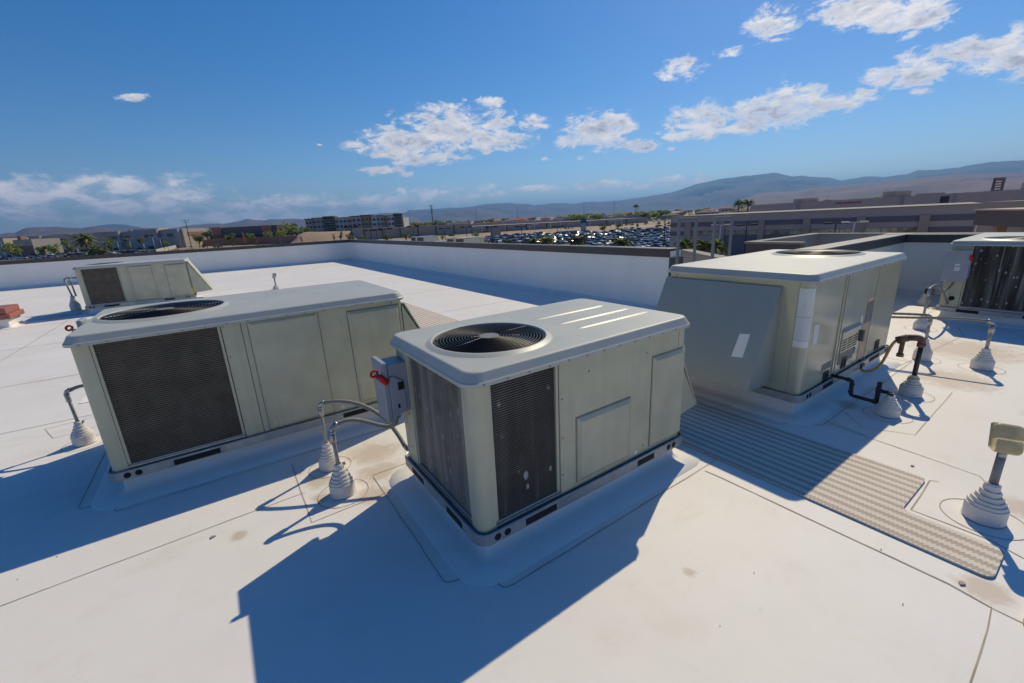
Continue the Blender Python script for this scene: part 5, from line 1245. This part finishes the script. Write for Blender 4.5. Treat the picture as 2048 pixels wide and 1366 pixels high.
for i, (k, px, py, D, w, lab) in enumerate([
    ('palm', 172, 476, 262, 34, 'tall palm with a wide crown in front of the left office block'), ('palm2', 190, 497, 240, 26, 'short palm below the tall one in the left car park'), ('palm2', 178, 499, 236, 22, 'small palm left of the short palm in the left car park'), ('palm', 200, 500, 238, 18, 'smallest palm right of the pair in the left car park'),
    ('palm2', 1013, 483, 128, 18, 'small palm at the left end of the row before the car park'), ('palm2', 1066, 482, 122, 28, 'green palm of the pair left of the dry one before the car park, left one'), ('palm', 1091, 479, 122, 36, 'green palm of the pair left of the dry one before the car park, right one'), ('palmdry', 1158, 478, 122, 38, 'dry brownish palm before the middle of the car park'), ('palm', 1243, 482, 122, 40, 'green palm before the right part of the car park'),
    ('palm2', 1375, 488, 75, 44, 'bushy palm framed by the left ladder rail'), ('palm', 1413, 488, 72, 40, 'bushy palm between the two ladder rails'), ('palm2', 1437, 488, 70, 40, 'bushy palm behind the right ladder rail'), ('palm2', 1333, 494, 95, 16, 'small yellow-green palm at the left corner of the mauve building'),
    ('palm2', 1476, 404, 420, 16, 'dark palm left of the pinkish warehouse, left one of two'), ('palm2', 1496, 404, 420, 18, 'dark palm left of the pinkish warehouse, right one of two'), ('palm2', 1272, 411, 640, 9, 'lone tall palm on the far slope above the green trees'),
    ('bright', 20, 496, 262, 40, 'yellow-green tree before the cream buildings at the far left'), ('green', 80, 500, 258, 24, 'dark green round tree by the cream building'), ('bright', 103, 497, 258, 26, 'autumn-tinted tree before the office block'), ('bright', 131, 485, 270, 18, 'small light green tree before the office block'), ('green', 137, 497, 250, 14, 'low green shrub by the lamp posts of the left car park'), ('bright', 215, 483, 275, 22, 'flat-topped light tree right of the tall palm'), ('green', 218, 493, 262, 14, 'dark shrub under the flat-topped tree'), ('olive', 253, 480, 280, 14, 'dark tree between two office windows'), ('green', 279, 480, 280, 16, 'round tree before the office block near its right end'), ('bright', 330, 486, 275, 14, 'light shrub below the right end of the office block'), ('bright', 255, 492, 262, 12, 'orange-tinted shrub in the left car park'),
    ('olive', 394, 479, 300, 30, 'dark round bush right of the utility pole'), ('olive', 415, 470, 330, 20, 'dark tree before the pale shop'), ('olive', 460, 476, 312, 22, 'grey-green bush left of the orange flag'), ('bright', 500, 472, 322, 16, 'light bush right of the orange flag'), ('bright', 534, 470, 325, 20, 'yellow-green bush below the right rust tower'), ('bright', 560, 468, 328, 20, 'yellow-green bush right of the restaurant'), ('bright', 582, 458, 345, 36, 'large bright green tree right of the restaurant'), ('bright', 560, 458, 350, 24, 'bright green tree close behind the restaurant tower'), ('olive', 598, 468, 335, 34, 'broad dark olive tree beside the road'), ('olive', 609, 462, 345, 20, 'dark olive tree nearest the apartment block'),
    ('dry', 409, 488, 235, 6, 'bare thin sapling on the red soil, first from the left'), ('dry', 432, 490, 228, 8, 'thin stake-like sapling on the red soil, second from the left'), ('dry', 510, 484, 238, 6, 'thin sapling on the red soil below the garden wall'), ('dry', 556, 482, 238, 6, 'thin sapling on the red soil before the olive trees'), ('dry', 600, 478, 245, 6, 'thin sapling on the red soil by the road'), ('dry', 680, 468, 262, 12, 'brown bushy sapling before the apartment block'), ('dry', 665, 472, 258, 7, 'slender brown sapling left of the bushy one'),
    ('bush', 700, 475, 205, 18, 'round green bush at the roof corner, left one'), ('bush', 726, 475, 205, 14, 'round green bush at the roof corner, right one'), ('palm2', 771, 471, 205, 16, 'young green tree before the taupe wall, left one of two'), ('palm2', 810, 469, 205, 15, 'young green tree before the taupe wall, right one of two'), ('bush', 950, 469, 205, 15, 'light green bush behind the hooded unit'), ('bright', 883, 474, 205, 10, 'small yellow-green bush between the hooded units'),
    ('olive', 1236, 452, 262, 12, 'dark green tree at the back of the car park, left one'), ('olive', 1264, 456, 258, 16, 'dark green tree at the back of the car park, right one'), ('green', 1275, 451, 268, 7, 'slim green tree right of the dark ones'), ('bush', 1205, 456, 262, 36, 'long low hedge-like bush behind the cars'), ('bush', 1315, 452, 262, 10, 'small dark tree near the left corner of the mauve building'), ('dry', 1331, 451, 240, 14, 'brown palm-like tree near the mauve building')]):
    plant(k, px, py, D, w, lab)
# trees and houses spread over the far slope
rr = random.Random(21)
for i in range(150):
    px = rr.uniform(815, 2050) if i < 120 else rr.uniform(380, 640); D = rr.uniform(560, 1250); k = rr.choice(['olive', 'olive', 'green', 'bright'])
    plant(k, px, 0, D, 9, 'small %s tree on the far slope, %s' % (TONE[k], zone(px)), 'trees on the far slope')
    o = [o for o in (TREES[k][0],)][0]
far_trees = [o for o in COL.objects if o.parent is None and o.get('group') == 'trees on the far slope']
for o in far_trees:
    for ch in o.children: ch.location.z = 0; ch.scale.z = 1
    s_ = rr.uniform(.9, 1.9); o.scale = (s_ * 1.25, s_ * 1.25, s_); o.location.z = TZ(math.hypot(o.location.x, o.location.y)) - .2
for i in range(34):        # the yellow-green belt behind the store wall
    px = rr.uniform(1130, 1330) if i < 24 else rr.uniform(815, 900); k = rr.choice(['bright', 'bright', 'green', 'olive']); o = plant(k, px, 0, rr.uniform(455, 540) if px > 900 else rr.uniform(430, 470), 9, '%s tree in the belt behind the store walls, %s' % (TONE[k], 'right of the phone mast' if px < 1000 else 'left of the blue sign' if px < 1165 else 'right of the blue sign'), 'tree belt behind the store walls'); s_ = rr.uniform(1.1, 1.9); [(setattr(c_.location, 'z', 0), setattr(c_.scale, 'z', 1)) for c_ in o.children]; o.scale = (s_ * 1.5, s_ * 1.5, s_ * 1.05)
for i in range(26):
    px = rr.uniform(1520, 2048); k = rr.choice(['bright', 'green', 'olive']); o = plant(k, px, 0, rr.uniform(380, 480), 9, '%s tree showing above the %s of the pinkish warehouse' % (TONE[k], 'left part' if px < 1700 else 'middle' if px < 1880 else 'right part'), 'trees behind the pinkish warehouse'); s_ = rr.uniform(1.6, 2.3); [(setattr(c_.location, 'z', 0), setattr(c_.scale, 'z', 1)) for c_ in o.children]; o.scale = (s_ * 1.3, s_ * 1.3, s_ * .95)
def house(w, d, h, rh, wm, rm):
    t = thing('house', (0, 0, -900), 'x', 'house'); s = MB(); s.box(-w/2, -d/2, -1, w/2, d/2, h); s.build('wall', wm, t)
    s = MB(); e = .7; s.loops([[(-w/2 - e, -d/2 - e, h + .003), (w/2 + e, -d/2 - e, h + .003), (w/2 + e, d/2 + e, h + .003), (-w/2 - e, d/2 + e, h + .003)], [(-w/2 + d*.42, -.2, h + rh), (w/2 - d*.42, -.2, h + rh), (w/2 - d*.42, .2, h + rh), (-w/2 + d*.42, .2, h + rh)]], True, True, True, 0, False); s.build('roof', rm, t)
    for x in (-w*.3, 0, w*.3): s = MB(); s.box(x - .8, -d/2 - .05, h * .35, x + .8, -d/2 - .003, h * .75); s.build('window', 'slate_dark', t)
    return t
HS = [house(17, 11, 3.4, 2.2, 'tan_wall', 'brown_roof'), house(14, 10, 6.0, 2.0, 'cream_wall', 'red_roof'), house(24, 14, 4.5, .8, 'rust_wall', 'grey_roofing'), house(20, 12, 4.0, 2.2, 'pinkish_stucco', 'brown_roof')]
HL = ['tan house with a brown hip roof', 'tall cream house with a red hip roof', 'rust-brown flat-roofed building', 'pinkish house with a brown hip roof']
for i in range(120):
    px = rr.uniform(812, 2060) if i < 96 else rr.uniform(340, 640); D = rr.uniform(600, 1300) if i % 3 else rr.uniform(480, 700); k = rr.randrange(4)
    if px < 640: D = max(D, 620)
    p = GP(px, D); o = HS[k]; rz = math.atan2(flat(px).y, flat(px).x) - PI/2 + rr.uniform(-.5, .5)
    if o['label'] == 'x': o['label'] = HL[k] + ', ' + zone(px); o['group'] = 'houses on the far slope'; o.location = p; o.rotation_euler = (0, 0, rz)
    else: dup(o, p, rz, HL[k] + ', ' + zone(px), 'houses on the far slope', rr.uniform(.8, 1.15))
# scrub on the open desert: nobody could count it
s = MB(); rr = random.Random(5)
for i in range(5200):
    px = rr.uniform(-100, 2150); D = 300 * math.exp(rr.random() * 2.9); p = GP(px, D)
    if 930 < px < 1345 and D < 330: continue
    r_ = rr.uniform(.5, 1.3) * (1 + D / 1500); 
    for k in range(3):
        a = rr.uniform(0, PI); dx_, dy_ = math.cos(a) * r_, math.sin(a) * r_
        s.add([(p.x - dx_, p.y - dy_, p.z - .1), (p.x + dx_, p.y + dy_, p.z - .1), (p.x + dx_ * .6, p.y + dy_ * .6, p.z + r_ * rr.uniform(.6, 1.2)), (p.x - dx_ * .7, p.y - dy_ * .7, p.z + r_ * rr.uniform(.5, 1.0))], [(0, 1, 2, 3)], rr.choice([0, 0, 1]))
tag(s.build('scrub', ['leaf_olive', 'leaf_dry'], kind='stuff'), 'dry scrub dotted over the desert slope', 'scrub')

# ------------------------------------------------------------------ parked cars
CARCOL = {'silver': (.42, .43, .45), 'white': (.75, .75, .74), 'black': (.012, .012, .014), 'grey': (.12, .125, .135), 'blue': (.02, .07, .20), 'red': (.35, .015, .02), 'teal': (.03, .12, .16), 'beige': (.35, .31, .25)}
for c, v in CARCOL.items():
    m, N, L, P = new_mat('car_' + c); P.inputs['Base Color'].default_value = v + (1,); P.inputs['Roughness'].default_value = .22; P.inputs['Metallic'].default_value = .35 if c in ('silver', 'grey', 'blue', 'teal') else .0
    P.inputs['Coat Weight'].default_value = .6; P.inputs['Coat Roughness'].default_value = .05
m, N, L, P = new_mat('car_glass'); P.inputs['Base Color'].default_value = (.012, .016, .02, 1); P.inputs['Roughness'].default_value = .075; P.inputs['Specular IOR Level'].default_value = .6
mat('tyre', (.012, .012, .012), .85)
mat('lamp_red', (.35, .01, .01), .3); mat('lamp_clear', (.6, .6, .62), .15)
def car(kind, col):
    "body heading -Y"
    SH = {'sedan': (4.7, 1.8, [(-2.35,.42),(-2.32,.66),(-2.05,.78),(-.95,.93),(-.90,.93),(1.62,.98),(2.25,.96),(2.35,.70),(2.35,.42)], (-1.02, .93, -.20, 1.40, .85, 1.40, 1.72, .98)),
          'suv': (4.8, 1.9, [(-2.4,.48),(-2.38,.80),(-2.1,.98),(-1.05,1.08),(1.7,1.10),(2.36,1.10),(2.4,.8),(2.4,.48)], (-1.15, 1.08, -.30, 1.70, 1.70, 1.72, 2.28, 1.12)),
          'pickup': (5.6, 1.95, [(-2.8,.52),(-2.78,.88),(-2.5,1.05),(-1.35,1.14),(2.75,1.14),(2.8,.9),(2.8,.52)], (-1.4, 1.13, -.75, 1.82, .55, 1.82, .80, 1.14)),
          'van': (5.4, 2.0, [(-2.7,.45),(-2.68,.85),(-2.45,1.0),(-1.8,1.15),(2.6,1.2),(2.7,.9),(2.7,.45)], (-1.85, 1.15, -1.05, 2.15, 2.5, 2.2, 2.66, 1.2))}
    Ln, Wd, side, cab = SH[kind]; hw = Wd / 2; nm = {'sedan': 'parked_car', 'suv': 'parked_car', 'pickup': 'pickup_truck', 'van': 'van'}[kind]
    t = thing(nm, (0, 0, -900), 'x', {'sedan': 'car', 'suv': 'car', 'pickup': 'pickup truck', 'van': 'van'}[kind])
    b = MB(); top = [p for p in side]
    secs = []
    for x, k in ((-hw, .0), (-hw * .99, .5), (-hw * .9, 1), (hw * .9, 1), (hw * .99, .5), (hw, .0)):
        zc = .62; secs.append([(x, y * (1 if k == 1 else .995 if k else .985), z if z < zc else zc + (z - zc) * (1 if k == 1 else .72 if k else .4)) for y, z in side])
    b.loops(secs, True, True, True, 0, False)
    y0, z0, y1, z1, y2, z2, y3, z3 = cab; iw = hw * .78
    lo = [(-hw * .93, y0, z0 - .03), (hw * .93, y0, z0 - .03), (hw * .93, y3, z3 - .03), (-hw * .93, y3, z3 - .03)]; hi = [(-iw, y1, z1), (iw, y1, z1), (iw, y2, z2), (-iw, y2, z2)]
    b.loops([hi, [(x * .9, y * .97 + (y1 + y2) * .015, z + .035) for x, y, z in hi]], True, False, True, 0, False)
    body = b.build('body', 'car_' + col, t)
    g = MB(); g.loops([lo, hi], True, False, False, 0, False); g.build('window_glass', 'car_glass', t)
    for sx in (-1, 1):
        for yy in (-Ln * .30, Ln * .29):
            w = MB(); r_ = .34; w.loops([[(sx * hw * f, yy + r_*math.cos(2*PI*i/12), r_ + r_*math.sin(2*PI*i/12)) for i in range(12)] for f in (.80, 1.005)], True, True, True, 0, False); w.build('wheel', 'tyre', t)
    for sx in (-1, 1):
        l = MB(); l.box(sx * hw * .72 - .2, -Ln/2 - .012, .60, sx * hw * .72 + .2, -Ln/2 + .12, .74, 0); l.build('headlight', 'lamp_clear', t)
        l = MB(); l.box(sx * hw * .75 - .16, Ln/2 - .1, .66, sx * hw * .75 + .16, Ln/2 + .012, .88); l.build('tail_light', 'lamp_red', t)
    return t
PROTO = {}
def place_car(x, y, rz, kind, col, where, group):
    D = math.hypot(x, y); loc = (x, y, TZ(D) + .07); nm = {'sedan': 'sedan', 'suv': 'utility car', 'pickup': 'pickup truck', 'van': 'van'}[kind]
    lab = '%s %s %s' % (col, nm, where)
    if (kind, col) not in PROTO: o = PROTO[(kind, col)] = car(kind, col); o.location = loc; o.rotation_euler = (0, 0, rz); o['label'] = lab; o['group'] = group; return o
    return dup(PROTO[(kind, col)], loc, rz, lab, group)
rr = random.Random(12)
def pick():
    return rr.choice(['sedan', 'sedan', 'sedan', 'suv', 'suv', 'pickup']), rr.choice(['silver', 'silver', 'white', 'white', 'black', 'black', 'grey', 'grey', 'blue', 'red', 'teal', 'beige'])
cand = []; y = 60.0; row = 0
while y < 262:
    x = -60.0
    while x < 230:
        x += 2.75; D = math.hypot(x, y)
        if not 140 < D < 258 or rr.random() < .05: continue
        px, py_ = pix((x, y, TZ(D)))
        if not 975 + max(0, (150 - D)) * 3 < px < 1339: continue
        if py_ > 487 + (px - 1000) * .012 and not (1185 < px < 1240 or px > 1255): continue
        cand.append((D, x, y, px))
    y += 5.0 if row % 2 == 0 else 7.4; row += 1
cand.sort()
print('candidates', len(cand))
keep = cand[:150] + rr.sample(cand[150:], max(0, min(len(cand) - 150, 138)))
Ds = sorted(c[0] for c in keep); d1, d2 = Ds[len(Ds)//3], Ds[2*len(Ds)//3]
for D, x, y, px in keep:
    k, c = pick(); where = 'parked %s, %s of the centre car park' % ('in the nearest rows' if D < d1 else 'in the middle rows' if D < d2 else 'in the back rows', 'left part' if px < 1100 else 'middle part' if px < 1220 else 'right part')
    place_car(x + rr.uniform(-.15, .15), y + rr.uniform(-.3, .3), rr.gauss(0, .13) + (PI if rr.random() < .15 else 0), k, c, where, 'cars parked in the centre car park')
ncar = len(keep)
print('cars centre', ncar)
nl = 0
for D in (256, 264, 277, 286, 300):
    px = -40.0
    while px < 348:
        px += rr.uniform(10.5, 15)
        if nl > 50 or rr.random() < .22 or (px > 300 and D < 285): continue
        p = GP(px, D + rr.uniform(-1.5, 1.5)); k, c = pick(); place_car(p.x, p.y, rr.choice([0, PI]) + rr.uniform(-.1, .1) + PI/2 * (D == 256), k, c, 'parked in the %s of the left car park, %s' % ('left half' if px < 150 else 'right half', 'near row' if D < 265 else 'far rows'), 'cars parked in the left car park'); nl += 1
for px, D in ((241, 256), (262, 258)):
    p = GP(px, D); place_car(p.x, p.y, PI/2 + .5, 'van', 'white', 'parked at the near edge of the left car park', 'white vans')
for px, D, c in ((1345, 98, 'silver'), (1470, 84, 'white'), (1482, 88, 'grey')):
    p = GP(px, D); place_car(p.x, p.y, .6, 'sedan', c, 'parked close to the mauve building behind the ladder rails', 'cars beside the mauve building')
for i in range(26):
    px = rr.uniform(1288, 1420) if i < 21 else rr.uniform(1478, 1496); D = rr.uniform(440, 560); p = GP(px, D); k, c = pick(); place_car(p.x, p.y, rr.choice([0, PI/2]) , k, c, 'in the distant lot above the mauve building', 'cars in the distant lot')

# protos that were never placed
for o in [o for o in COL.objects if o.parent is None and o.location.z < -800]:
    for ch in list(o.children): bpy.data.objects.remove(ch)
    bpy.data.objects.remove(o)

# ------------------------------------------------------------------ the air: thin even haze over the whole valley
me = bpy.data.meshes.new('haze'); q = MB(); q.box(-24000, -24000, GZ - 30, 24000, 24000, 1020); me.from_pydata(q.v, [], q.f); ho = bpy.data.objects.new('haze', me); COL.objects.link(ho); ho['kind'] = 'stuff'; ho['label'] = 'thin blue haze lying over the valley'; ho['category'] = 'haze'
m = bpy.data.materials.new('haze_air'); m.use_nodes = True; N = m.node_tree.nodes; N.remove(N['Principled BSDF']); v = N.new('ShaderNodeVolumePrincipled'); v.inputs['Color'].default_value = (.21, .50, 1, 1); v.inputs['Density'].default_value = HAZE; v.inputs['Anisotropy'].default_value = 0.28
m.node_tree.links.new(v.outputs[0], N['Material Output'].inputs['Volume']); me.materials.append(m)
